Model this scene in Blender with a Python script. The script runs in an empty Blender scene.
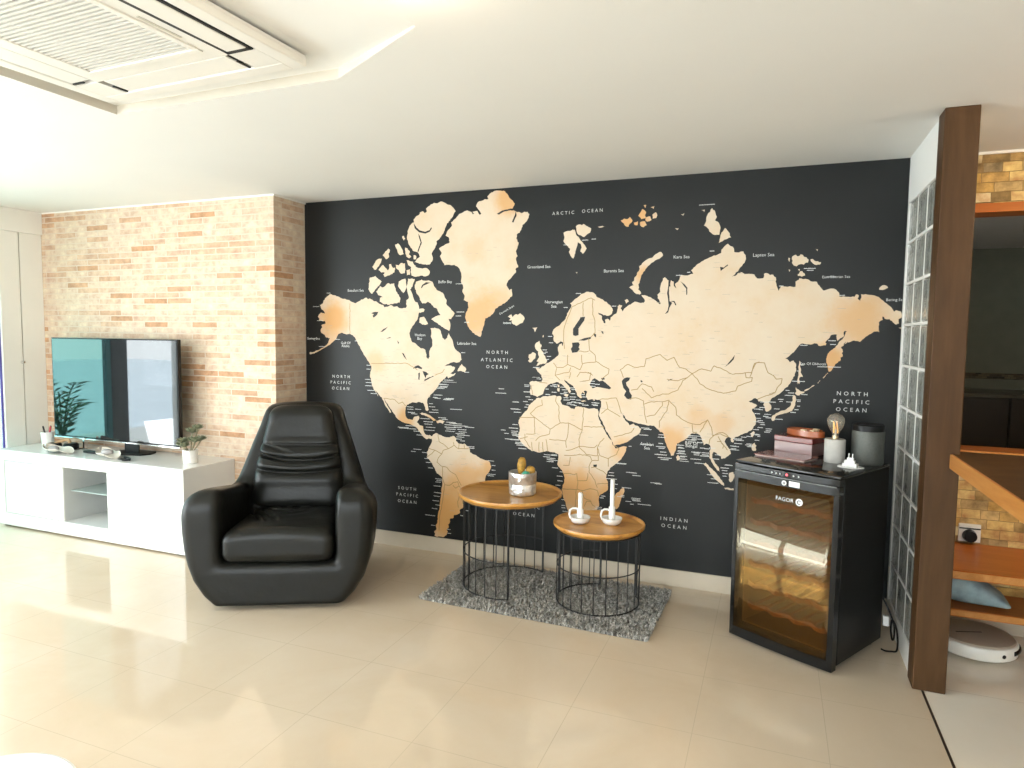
import bpy, bmesh, math, random
import numpy as np
from mathutils import Vector, Matrix
from mathutils.geometry import delaunay_2d_cdt

PI = math.pi
scene = bpy.context.scene
COL = scene.collection
rng = random.Random(7)

# ------------------------------------------------------------------ camera
cam_data = bpy.data.cameras.new('camera')
cam = bpy.data.objects.new('camera', cam_data)
COL.objects.link(cam)
cam.location = (0.0, -3.96932, 1.47631)
cam.rotation_euler = (math.radians(85.81492), math.radians(-0.67957), math.radians(21.49157))
cam_data.sensor_fit = 'HORIZONTAL'
cam_data.sensor_width = 36.0
cam_data.lens = 667.491 / 1024 * 36.0
cam_data.clip_start = 0.05
scene.camera = cam

# ------------------------------------------------------------------ colour management
vs = scene.view_settings
vs.view_transform = 'Standard'
vs.look = 'None'
vs.gamma = 1.0
vs.use_curve_mapping = False
vs.exposure = 0.24
scene.cycles.use_denoising = True
scene.cycles.max_bounces = 10
scene.cycles.diffuse_bounces = 5
scene.cycles.glossy_bounces = 4
scene.cycles.transmission_bounces = 8
scene.cycles.transparent_max_bounces = 12
scene.cycles.caustics_reflective = False
scene.cycles.caustics_refractive = False
scene.cycles.sample_clamp_indirect = 6.0

# ------------------------------------------------------------------ sky
SKY = 5.5
world = bpy.data.worlds.new('sky')
scene.world = world
world.use_nodes = True
wn = world.node_tree.nodes
wl = world.node_tree.links
wn.clear()
wo = wn.new('ShaderNodeOutputWorld')
wb = wn.new('ShaderNodeBackground')
wtc = wn.new('ShaderNodeTexCoord')
wsep = wn.new('ShaderNodeSeparateXYZ')
wr = wn.new('ShaderNodeValToRGB')
wr.color_ramp.elements[0].position = 0.0
wr.color_ramp.elements[0].color = (0.95, 0.97, 1.0, 1)
wr.color_ramp.elements[1].position = 0.6
wr.color_ramp.elements[1].color = (0.80, 0.90, 1.0, 1)
wl.new(wtc.outputs['Generated'], wsep.inputs[0])
wl.new(wsep.outputs['Z'], wr.inputs[0])
wl.new(wr.outputs[0], wb.inputs[0])
wb.inputs[1].default_value = SKY
wl.new(wb.outputs[0], wo.inputs[0])

# ------------------------------------------------------------------ daylight at the openings, plus added ceiling fill
def area_light(name, loc, target, sx, sy, energy, color=(1, 1, 1), portal=False):
    l = bpy.data.lights.new(name, 'AREA')
    l.shape = 'RECTANGLE'
    l.size = sx
    l.size_y = sy
    l.energy = energy
    l.color = color
    o = bpy.data.objects.new(name, l)
    COL.objects.link(o)
    o.location = loc
    d = Vector(target) - Vector(loc)
    o.rotation_euler = d.to_track_quat('-Z', 'Y').to_euler()
    if portal:
        l.cycles.is_portal = True
    return o

# skylight through the terrace doors of the left wall, and through the window behind the camera
area_light('terrace_daylight', (-5.85, -4.4, 1.25), (0, -4.4, 1.1), 4.2, 2.1, 165, (0.97, 0.985, 1.0))
area_light('rear_daylight', (-1.6, -7.25, 1.3), (-1.6, 0, 1.15), 5.6, 2.0, 72, (0.98, 0.99, 1.0))
# added upward fill lights outside the windows, to brighten the ceiling
area_light('ceiling_fill_left', (-5.9, -4.4, 0.25), (-1.5, -3.4, 2.4), 4.2, 0.5, 50, (0.98, 0.985, 1.0))
area_light('ceiling_fill_rear', (-1.6, -7.35, 0.45), (-1.4, -2.5, 2.4), 5.4, 0.4, 30, (0.98, 0.985, 1.0))
area_light('terrace_door_portal', (-5.60, -1.35, 1.1), (0, -1.35, 1.1), 1.3, 2.15, 1, portal=True)

# ------------------------------------------------------------------ helpers
def set_props(o, label=None, cat=None, group=None, kind=None):
    if label: o['label'] = label
    if cat: o['category'] = cat
    if group: o['group'] = group
    if kind: o['kind'] = kind
    return o

def thing(name, label, cat, loc=(0, 0, 0), rz=0.0, group=None):
    o = bpy.data.objects.new(name, None)
    o.empty_display_size = 0.05
    COL.objects.link(o)
    o.location = loc
    o.rotation_euler = (0, 0, rz)
    return set_props(o, label, cat, group)

class MB:
    """collects shapes and links them as ONE mesh object"""
    def __init__(self):
        self.bm = bmesh.new()
    def quad(self, *pts):
        vs_ = [self.bm.verts.new(p) for p in pts]
        return self.bm.faces.new(vs_)
    def box(self, x0, x1, y0, y1, z0, z1, bevel=0.0, seg=2, M=None):
        r = bmesh.ops.create_cube(self.bm, size=1.0)
        v = r['verts']
        bmesh.ops.scale(self.bm, vec=(x1 - x0, y1 - y0, z1 - z0), verts=v)
        bmesh.ops.translate(self.bm, vec=((x0 + x1) / 2, (y0 + y1) / 2, (z0 + z1) / 2), verts=v)
        if bevel > 0:
            e = list({ed for vv in v for ed in vv.link_edges})
            rr = bmesh.ops.bevel(self.bm, geom=e, offset=bevel, segments=seg, profile=0.5, affect='EDGES')
            v = list({vv for f in rr['faces'] for vv in f.verts} | {vv for vv in v if vv.is_valid})
        if M is not None:
            bmesh.ops.transform(self.bm, matrix=M, verts=v)
        return self
    def lathe(self, prof, n=40, c=(0, 0, 0), sx=1.0, sy=1.0, M=None):
        """profile of (r, z) pairs turned about z"""
        rings = []
        allv = []
        for r, z in prof:
            if r < 1e-6:
                v = self.bm.verts.new((c[0], c[1], c[2] + z)); rings.append([v]); allv.append(v)
            else:
                ring = [self.bm.verts.new((c[0] + sx * r * math.cos(2 * PI * i / n), c[1] + sy * r * math.sin(2 * PI * i / n), c[2] + z)) for i in range(n)]
                rings.append(ring); allv += ring
        for a, b in zip(rings[:-1], rings[1:]):
            if len(a) == 1 and len(b) == 1: continue
            if len(a) == 1:
                for i in range(n): self.bm.faces.new((a[0], b[(i + 1) % n], b[i]))
            elif len(b) == 1:
                for i in range(n): self.bm.faces.new((a[i], a[(i + 1) % n], b[0]))
            else:
                for i in range(n): self.bm.faces.new((a[i], a[(i + 1) % n], b[(i + 1) % n], b[i]))
        if M is not None:
            bmesh.ops.transform(self.bm, matrix=M, verts=allv)
        return self
    def tube(self, pts, r, n=8, closed=False, radii=None):
        pts = [Vector(p) for p in pts]
        m = len(pts)
        rings = []
        nrm = None
        for i, p in enumerate(pts):
            if closed:
                t = pts[(i + 1) % m] - pts[(i - 1) % m]
            else:
                t = pts[min(i + 1, m - 1)] - pts[max(i - 1, 0)]
            t.normalize()
            if nrm is None:
                nrm = t.orthogonal().normalized()
            else:
                nrm = (nrm - t * nrm.dot(t)).normalized()
            b = t.cross(nrm)
            rr = radii[i] if radii else r
            rings.append([self.bm.verts.new(p + rr * (nrm * math.cos(2 * PI * k / n) + b * math.sin(2 * PI * k / n))) for k in range(n)])
        rng_ = range(m) if closed else range(m - 1)
        for i in rng_:
            a, b = rings[i], rings[(i + 1) % m]
            for k in range(n):
                self.bm.faces.new((a[k], a[(k + 1) % n], b[(k + 1) % n], b[k]))
        if not closed:
            self.bm.faces.new(rings[0][::-1]); self.bm.faces.new(rings[-1])
        return self
    def prism(self, poly, z0, z1, M=None):
        """polygon in xy extruded from z0 to z1"""
        a = [self.bm.verts.new((p[0], p[1], z0)) for p in poly]
        b = [self.bm.verts.new((p[0], p[1], z1)) for p in poly]
        n = len(poly)
        self.bm.faces.new(a[::-1]); self.bm.faces.new(b)
        for i in range(n):
            self.bm.faces.new((a[i], a[(i + 1) % n], b[(i + 1) % n], b[i]))
        if M is not None:
            bmesh.ops.transform(self.bm, matrix=M, verts=a + b)
        return self
    def build(self, name, mat, parent=None, smooth=None, loc=None, rot=None, kind=None, recalc=True):
        bm = self.bm
        if recalc:
            bmesh.ops.recalc_face_normals(bm, faces=bm.faces[:])
        if smooth is not None:
            for f in bm.faces: f.smooth = True
            for e in bm.edges:
                if len(e.link_faces) == 2 and e.calc_face_angle(0.0) > math.radians(smooth):
                    e.smooth = False
        me = bpy.data.meshes.new(name)
        bm.to_mesh(me); bm.free()
        o = bpy.data.objects.new(name, me)
        COL.objects.link(o)
        if mat is not None: me.materials.append(mat)
        if parent is not None: o.parent = parent
        if loc is not None: o.location = loc
        if rot is not None: o.rotation_euler = rot
        if kind: o['kind'] = kind
        return o

def raw_mesh(name, verts, faces, mat, parent=None, smooth=False):
    me = bpy.data.meshes.new(name)
    me.from_pydata([tuple(v) for v in verts], [], [tuple(f) for f in faces])
    if smooth:
        me.polygons.foreach_set('use_smooth', [True] * len(me.polygons))
    me.update()
    o = bpy.data.objects.new(name, me)
    COL.objects.link(o)
    me.materials.append(mat)
    if parent is not None: o.parent = parent
    return o

def struct(o):
    o['kind'] = 'structure'
    return o

def surface_net(fn, lo, hi, h, relax=3):
    """closed surface where fn(x, y, z) crosses zero (negative inside)"""
    ax = [np.arange(lo[i] - 2 * h, hi[i] + 3 * h, h) for i in range(3)]
    X, Y, Z = np.meshgrid(*ax, indexing='ij')
    F = fn(X, Y, Z)
    n = np.array(F.shape)
    S = F < 0
    acc = np.zeros(tuple(n - 1) + (3,)); cnt = np.zeros(tuple(n - 1))
    for a in range(3):
        o1, o2 = [i for i in range(3) if i != a]
        for d1 in (0, 1):
            for d2 in (0, 1):
                s0 = [None] * 3; s1 = [None] * 3
                s0[a] = slice(0, n[a] - 1); s1[a] = slice(1, n[a])
                s0[o1] = s1[o1] = slice(d1, n[o1] - 1 + d1)
                s0[o2] = s1[o2] = slice(d2, n[o2] - 1 + d2)
                f0 = F[tuple(s0)]; f1 = F[tuple(s1)]
                cr = (S[tuple(s0)] != S[tuple(s1)])
                t = np.where(cr, f0 / np.where(cr, f0 - f1, 1), 0)
                acc[..., a] += np.where(cr, t, 0)
                acc[..., o1] += np.where(cr, d1, 0)
                acc[..., o2] += np.where(cr, d2, 0)
                cnt += cr
    act = cnt > 0
    idx = -np.ones(tuple(n - 1), dtype=int)
    idx[act] = np.arange(act.sum())
    cell = np.argwhere(act)
    V = np.array([ax[0][0], ax[1][0], ax[2][0]]) + h * (cell + acc[act] / cnt[act][:, None])
    faces = []
    for a in range(3):
        o1, o2 = (a + 1) % 3, (a + 2) % 3
        s0 = [slice(1, n[i] - 1) for i in range(3)]; s1 = list(s0)
        s0[a] = slice(0, n[a] - 1); s1[a] = slice(1, n[a])
        A = S[tuple(s0)]; B = S[tuple(s1)]
        loc = np.argwhere(A != B)
        off = np.array([1, 1, 1]); off[a] = 0
        c = loc + off
        e1 = np.zeros(3, int); e1[o1] = 1
        e2 = np.zeros(3, int); e2[o2] = 1
        q = [idx[tuple((c - e1 - e2).T)], idx[tuple((c - e2).T)], idx[tuple(c.T)], idx[tuple((c - e1).T)]]
        q = np.stack(q, 1)
        fl = B[tuple(loc.T)]
        q[fl] = q[fl][:, ::-1]
        faces.append(q)
    F_ = np.concatenate(faces)
    # relax the grid steps out of the surface
    e = np.concatenate([F_[:, [0, 1]], F_[:, [1, 2]], F_[:, [2, 3]], F_[:, [3, 0]]])
    deg = np.bincount(e[:, 0], minlength=len(V)) + np.bincount(e[:, 1], minlength=len(V))
    for lam in (0.5, -0.52) * relax:
        s_ = np.zeros_like(V)
        np.add.at(s_, e[:, 0], V[e[:, 1]]); np.add.at(s_, e[:, 1], V[e[:, 0]])
        V = V + lam * (s_ / np.maximum(deg, 1)[:, None] - V)
    return V, F_

def smin(a, b, k):
    h = np.clip(0.5 + 0.5 * (b - a) / k, 0, 1)
    return b + (a - b) * h - k * h * (1 - h)

def smax(a, b, k):
    return -smin(-a, -b, k)

def text_mesh(name, txt, size, mat, parent, M, spacing=1.0, depth=0.0, align='CENTER'):
    cu = bpy.data.curves.new(name, 'FONT')
    cu.body = txt
    cu.size = size
    cu.align_x = align
    cu.align_y = 'CENTER'
    cu.space_character = spacing
    cu.extrude = depth
    cu.resolution_u = 2
    tmp = bpy.data.objects.new(name + '_tmp', cu)
    COL.objects.link(tmp)
    dg = bpy.context.evaluated_depsgraph_get()
    me = bpy.data.meshes.new_from_object(tmp.evaluated_get(dg))
    bpy.data.objects.remove(tmp)
    me.name = name
    me.transform(M)
    me.materials.clear()
    me.materials.append(mat)
    o = bpy.data.objects.new(name, me)
    COL.objects.link(o)
    o.parent = parent
    return o

# ------------------------------------------------------------------ materials
def new_mat(name):
    m = bpy.data.materials.new(name)
    m.use_nodes = True
    return m, m.node_tree, m.node_tree.nodes['Principled BSDF']

def ramp(nt, stops, fac=None, interp='LINEAR'):
    r = nt.nodes.new('ShaderNodeValToRGB')
    cr = r.color_ramp
    cr.interpolation = interp
    while len(cr.elements) < len(stops): cr.elements.new(0.5)
    for e, (p, c) in zip(cr.elements, stops):
        e.position = p; e.color = (*c, 1) if len(c) == 3 else c
    if fac is not None: nt.links.new(fac, r.inputs[0])
    return r

def coords(nt, scale=(1, 1, 1), kind='Object', rot=(0, 0, 0)):
    tc = nt.nodes.new('ShaderNodeTexCoord')
    mp = nt.nodes.new('ShaderNodeMapping')
    mp.inputs['Scale'].default_value = scale
    mp.inputs['Rotation'].default_value = rot
    nt.links.new(tc.outputs[kind], mp.inputs[0])
    return mp.outputs[0]

def noise(nt, vec, scale, detail=4, rough=0.5, distort=0.0):
    n = nt.nodes.new('ShaderNodeTexNoise')
    n.inputs['Scale'].default_value = scale
    n.inputs['Detail'].default_value = detail
    n.inputs['Roughness'].default_value = rough
    n.inputs['Distortion'].default_value = distort
    nt.links.new(vec, n.inputs['Vector'])
    return n.outputs['Fac']

def bump(nt, height, bsdf, strength=0.3, dist=0.01):
    b = nt.nodes.new('ShaderNodeBump')
    b.inputs['Strength'].default_value = strength
    b.inputs['Distance'].default_value = dist
    nt.links.new(height, b.inputs['Height'])
    nt.links.new(b.outputs[0], bsdf.inputs['Normal'])
    return b

def pm(name, col, rough=0.5, metal=0.0, var=0.06, scale=8.0, bmp=0.0, bscale=60.0, bdist=0.003, spec=0.5, coat=0.0, stretch=(1, 1, 1)):
    """plain procedural material: base colour with a little noise, optional bump"""
    m, nt, b = new_mat(name)
    v = coords(nt, stretch)
    n = noise(nt, v, scale)
    lo = tuple(max(0, c * (1 - var)) for c in col)
    hi = tuple(min(1, c * (1 + var)) for c in col)
    r = ramp(nt, [(0.3, lo), (0.7, hi)], n)
    nt.links.new(r.outputs[0], b.inputs['Base Color'])
    b.inputs['Roughness'].default_value = rough
    b.inputs['Metallic'].default_value = metal
    b.inputs['Specular IOR Level'].default_value = spec
    b.inputs['Coat Weight'].default_value = coat
    if bmp > 0:
        bump(nt, noise(nt, v, bscale, 3), b, bmp, bdist)
    return m

def wood_mat(name, dark, mid, light, rough=0.4, axis='Z', scale=1.0, coat=0.0):
    m, nt, b = new_mat(name)
    st = {'X': (0.12, 1, 1), 'Y': (1, 0.12, 1), 'Z': (1, 1, 0.10)}[axis]
    v = coords(nt, tuple(s * scale for s in st))
    n1 = noise(nt, v, 9, 5, 0.6, 1.2)
    n2 = noise(nt, v, 60, 3, 0.6)
    mx = nt.nodes.new('ShaderNodeMath'); mx.operation = 'MULTIPLY_ADD'
    mx.inputs[1].default_value = 0.25
    nt.links.new(n2, mx.inputs[0]); nt.links.new(n1, mx.inputs[2])
    r = ramp(nt, [(0.40, dark), (0.60, mid), (0.80, light)], mx.outputs[0])
    nt.links.new(r.outputs[0], b.inputs['Base Color'])
    b.inputs['Roughness'].default_value = rough
    b.inputs['Coat Weight'].default_value = coat
    b.inputs['Specular IOR Level'].default_value = 0.22
    bump(nt, n2, b, 0.06, 0.002)
    return m

def brick_mat(name, bw, bh, mortar, stops, mortar_col, rough=0.85, bstrength=0.5, bdist=0.006, mottle=0.25, squash=1.0, offs=0.5):
    m, nt, b = new_mat(name)
    tc = nt.nodes.new('ShaderNodeTexCoord')
    sp = nt.nodes.new('ShaderNodeSeparateXYZ'); nt.links.new(tc.outputs['Object'], sp.inputs[0])
    ad = nt.nodes.new('ShaderNodeMath'); ad.operation = 'ADD'
    nt.links.new(sp.outputs['X'], ad.inputs[0]); nt.links.new(sp.outputs['Y'], ad.inputs[1])
    cb = nt.nodes.new('ShaderNodeCombineXYZ')
    nt.links.new(ad.outputs[0], cb.inputs['X']); nt.links.new(sp.outputs['Z'], cb.inputs['Y'])
    # ragged joints
    nz = nt.nodes.new('ShaderNodeTexNoise'); nz.inputs['Scale'].default_value = 22; nz.inputs['Detail'].default_value = 2
    nt.links.new(cb.outputs[0], nz.inputs['Vector'])
    dv = nt.nodes.new('ShaderNodeVectorMath'); dv.operation = 'MULTIPLY_ADD'
    dv.inputs[1].default_value = (0.010, 0.006, 0)
    nt.links.new(nz.outputs['Color'], dv.inputs[0]); nt.links.new(cb.outputs[0], dv.inputs[2])
    br = nt.nodes.new('ShaderNodeTexBrick')
    br.inputs['Scale'].default_value = 1.0
    br.inputs['Brick Width'].default_value = bw
    br.inputs['Row Height'].default_value = bh
    br.inputs['Mortar Size'].default_value = mortar
    br.inputs['Mortar Smooth'].default_value = 0.3
    br.inputs['Color1'].default_value = (0, 0, 0, 1)
    br.inputs['Color2'].default_value = (1, 1, 1, 1)
    br.offset = offs
    br.squash = squash
    br.squash_frequency = 3
    nt.links.new(dv.outputs[0], br.inputs['Vector'])
    tone = ramp(nt, stops, br.outputs['Color'])
    mo = noise(nt, cb.outputs[0], 13, 6, 0.62)
    hs = nt.nodes.new('ShaderNodeMix'); hs.data_type = 'RGBA'; hs.blend_type = 'OVERLAY'
    hs.inputs['Factor'].default_value = mottle
    mr = ramp(nt, [(0.3, (0.15, 0.15, 0.15)), (0.7, (0.9, 0.9, 0.9))], mo)
    nt.links.new(tone.outputs[0], hs.inputs['A']); nt.links.new(mr.outputs[0], hs.inputs['B'])
    mx = nt.nodes.new('ShaderNodeMix'); mx.data_type = 'RGBA'
    nt.links.new(br.outputs['Fac'], mx.inputs['Factor'])
    nt.links.new(hs.outputs['Result'], mx.inputs['A'])
    mx.inputs['B'].default_value = (*mortar_col, 1)
    nt.links.new(mx.outputs['Result'], b.inputs['Base Color'])
    b.inputs['Roughness'].default_value = rough
    b.inputs['Specular IOR Level'].default_value = 0.25
    hh = nt.nodes.new('ShaderNodeMath'); hh.operation = 'MULTIPLY_ADD'
    hh.inputs[1].default_value = -1.0
    nt.links.new(br.outputs['Fac'], hh.inputs[0])
    sc = nt.nodes.new('ShaderNodeMath'); sc.operation = 'MULTIPLY'; sc.inputs[1].default_value = 0.7
    nt.links.new(mo, sc.inputs[0]); nt.links.new(sc.outputs[0], hh.inputs[2])
    bump(nt, hh.outputs[0], b, bstrength, bdist)
    return m

def tile_mat(name, px, py, ox, oy, base_stops, grout, rough, grout_w=0.003, nscale=1.6):
    """polished floor tiles of px by py metres"""
    m, nt, b = new_mat(name)
    tc = nt.nodes.new('ShaderNodeTexCoord')
    sp = nt.nodes.new('ShaderNodeSeparateXYZ'); nt.links.new(tc.outputs['Object'], sp.inputs[0])
    def line(out, pitch, off):
        a = nt.nodes.new('ShaderNodeMath'); a.operation = 'ADD'; a.inputs[1].default_value = -off + 100 * pitch
        nt.links.new(out, a.inputs[0])
        d = nt.nodes.new('ShaderNodeMath'); d.operation = 'PINGPONG'; d.inputs[1].default_value = pitch / 2
        nt.links.new(a.outputs[0], d.inputs[0])
        l = nt.nodes.new('ShaderNodeMath'); l.operation = 'LESS_THAN'; l.inputs[1].default_value = grout_w / 2
        nt.links.new(d.outputs[0], l.inputs[0])
        return l.outputs[0]
    lx = line(sp.outputs['X'], px, ox); ly = line(sp.outputs['Y'], py, oy)
    mxx = nt.nodes.new('ShaderNodeMath'); mxx.operation = 'MAXIMUM'
    nt.links.new(lx, mxx.inputs[0]); nt.links.new(ly, mxx.inputs[1])
    n = noise(nt, tc.outputs['Object'], nscale, 8, 0.62, 0.6)
    r = ramp(nt, base_stops, n)
    mx = nt.nodes.new('ShaderNodeMix'); mx.data_type = 'RGBA'
    nt.links.new(mxx.outputs[0], mx.inputs['Factor'])
    nt.links.new(r.outputs[0], mx.inputs['A']); mx.inputs['B'].default_value = (*grout, 1)
    nt.links.new(mx.outputs['Result'], b.inputs['Base Color'])
    b.inputs['Roughness'].default_value = rough
    b.inputs['Specular IOR Level'].default_value = 0.5
    return m

def pane_mat(name, tint, ior=1.45, rough=0.0, film=None):
    """thin glass: tinted see-through with a fresnel reflection"""
    m = bpy.data.materials.new(name); m.use_nodes = True
    nt = m.node_tree; nt.nodes.clear()
    o = nt.nodes.new('ShaderNodeOutputMaterial')
    t = nt.nodes.new('ShaderNodeBsdfTransparent'); t.inputs[0].default_value = (*tint, 1)
    g = nt.nodes.new('ShaderNodeBsdfGlossy'); g.inputs['Roughness'].default_value = rough
    lw = nt.nodes.new('ShaderNodeLayerWeight'); lw.inputs['Blend'].default_value = 0.5
    pw_ = nt.nodes.new('ShaderNodeMath'); pw_.operation = 'POWER'; pw_.inputs[1].default_value = 5.0
    nt.links.new(lw.outputs['Facing'], pw_.inputs[0])
    f = nt.nodes.new('ShaderNodeMapRange')
    f.inputs[3].default_value = ((ior - 1) / (ior + 1)) ** 2; f.inputs[4].default_value = 1.0
    nt.links.new(pw_.outputs[0], f.inputs[0])
    if film:
        g.inputs[0].default_value = (1.0, 0.90, 0.68, 1)
        df = nt.nodes.new('ShaderNodeBsdfDiffuse'); df.inputs[0].default_value = (*film[0], 1)
        m2 = nt.nodes.new('ShaderNodeMixShader'); m2.inputs[0].default_value = film[1]
        nt.links.new(t.outputs[0], m2.inputs[1]); nt.links.new(df.outputs[0], m2.inputs[2])
        t = m2
    mx = nt.nodes.new('ShaderNodeMixShader')
    nt.links.new(f.outputs[0], mx.inputs[0]); nt.links.new(t.outputs[0], mx.inputs[1]); nt.links.new(g.outputs[0], mx.inputs[2])
    nt.links.new(mx.outputs[0], o.inputs[0])
    return m

def emit_mat(name, col, strength):
    m, nt, b = new_mat(name)
    b.inputs['Base Color'].default_value = (*col, 1)
    b.inputs['Emission Color'].default_value = (*col, 1)
    b.inputs['Emission Strength'].default_value = strength
    return m

M_WHITE = pm('white_paint', (0.80, 0.79, 0.76), 0.75, var=0.015, scale=3)
M_CEIL = pm('ceiling_paint', (0.76, 0.755, 0.73), 0.8, var=0.012, scale=2)
M_BRICK = brick_mat('pale_brick', 0.235, 0.043, 0.0045,
    [(0.0, (0.62, 0.49, 0.37)), (0.35, (0.64, 0.50, 0.38)), (0.60, (0.61, 0.45, 0.33)), (0.84, (0.56, 0.38, 0.26)), (0.97, (0.49, 0.28, 0.16))],
    (0.64, 0.54, 0.43), mottle=0.42)
M_STONE = brick_mat('split_stone', 0.115, 0.048, 0.0015,
    [(0.0, (0.58, 0.37, 0.13)), (0.3, (0.64, 0.44, 0.19)), (0.48, (0.26, 0.17, 0.08)), (0.68, (0.54, 0.33, 0.10)), (0.85, (0.20, 0.14, 0.07)), (1.0, (0.74, 0.58, 0.34))],
    (0.30, 0.20, 0.09), bstrength=0.8, bdist=0.012, mottle=0.75, squash=0.7)
M_FLOOR = tile_mat('beige_tile', 0.468, 0.45, -0.235, -1.04,
    [(0.30, (0.60, 0.485, 0.355)), (0.5, (0.63, 0.52, 0.39)), (0.70, (0.655, 0.555, 0.435))], (0.53, 0.44, 0.33), 0.06)
M_FLOOR_R = tile_mat('cream_marble', 0.60, 0.60, 0.635, -0.75,
    [(0.30, (0.62, 0.46, 0.29)), (0.38, (0.82, 0.74, 0.62)), (0.64, (0.84, 0.78, 0.68)), (0.74, (0.72, 0.58, 0.42))], (0.6, 0.52, 0.42), 0.10, nscale=1.1)
M_SKIRT = pm('skirting_tile', (0.55, 0.48, 0.38), 0.25, var=0.04)
M_LACQ = pm('white_lacquer', (0.74, 0.735, 0.715), 0.12, var=0.01)
M_PLASTIC = pm('white_plastic', (0.78, 0.76, 0.71), 0.35, var=0.01)
M_BLACK = pm('black_gloss', (0.006, 0.006, 0.006), 0.14, var=0.05, spec=0.3)
M_BLACKSAT = pm('black_satin', (0.006, 0.006, 0.006), 0.36, var=0.05, spec=0.2)
M_WIRE = pm('black_wire', (0.012, 0.012, 0.012), 0.45)
M_CHROME = pm('chrome', (0.8, 0.8, 0.8), 0.15, 1.0, var=0.02)
M_DARKSLOT = pm('dark_slot', (0.02, 0.02, 0.02), 0.6)
M_CERAMIC = pm('white_ceramic', (0.82, 0.82, 0.80), 0.25, var=0.01)

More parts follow.
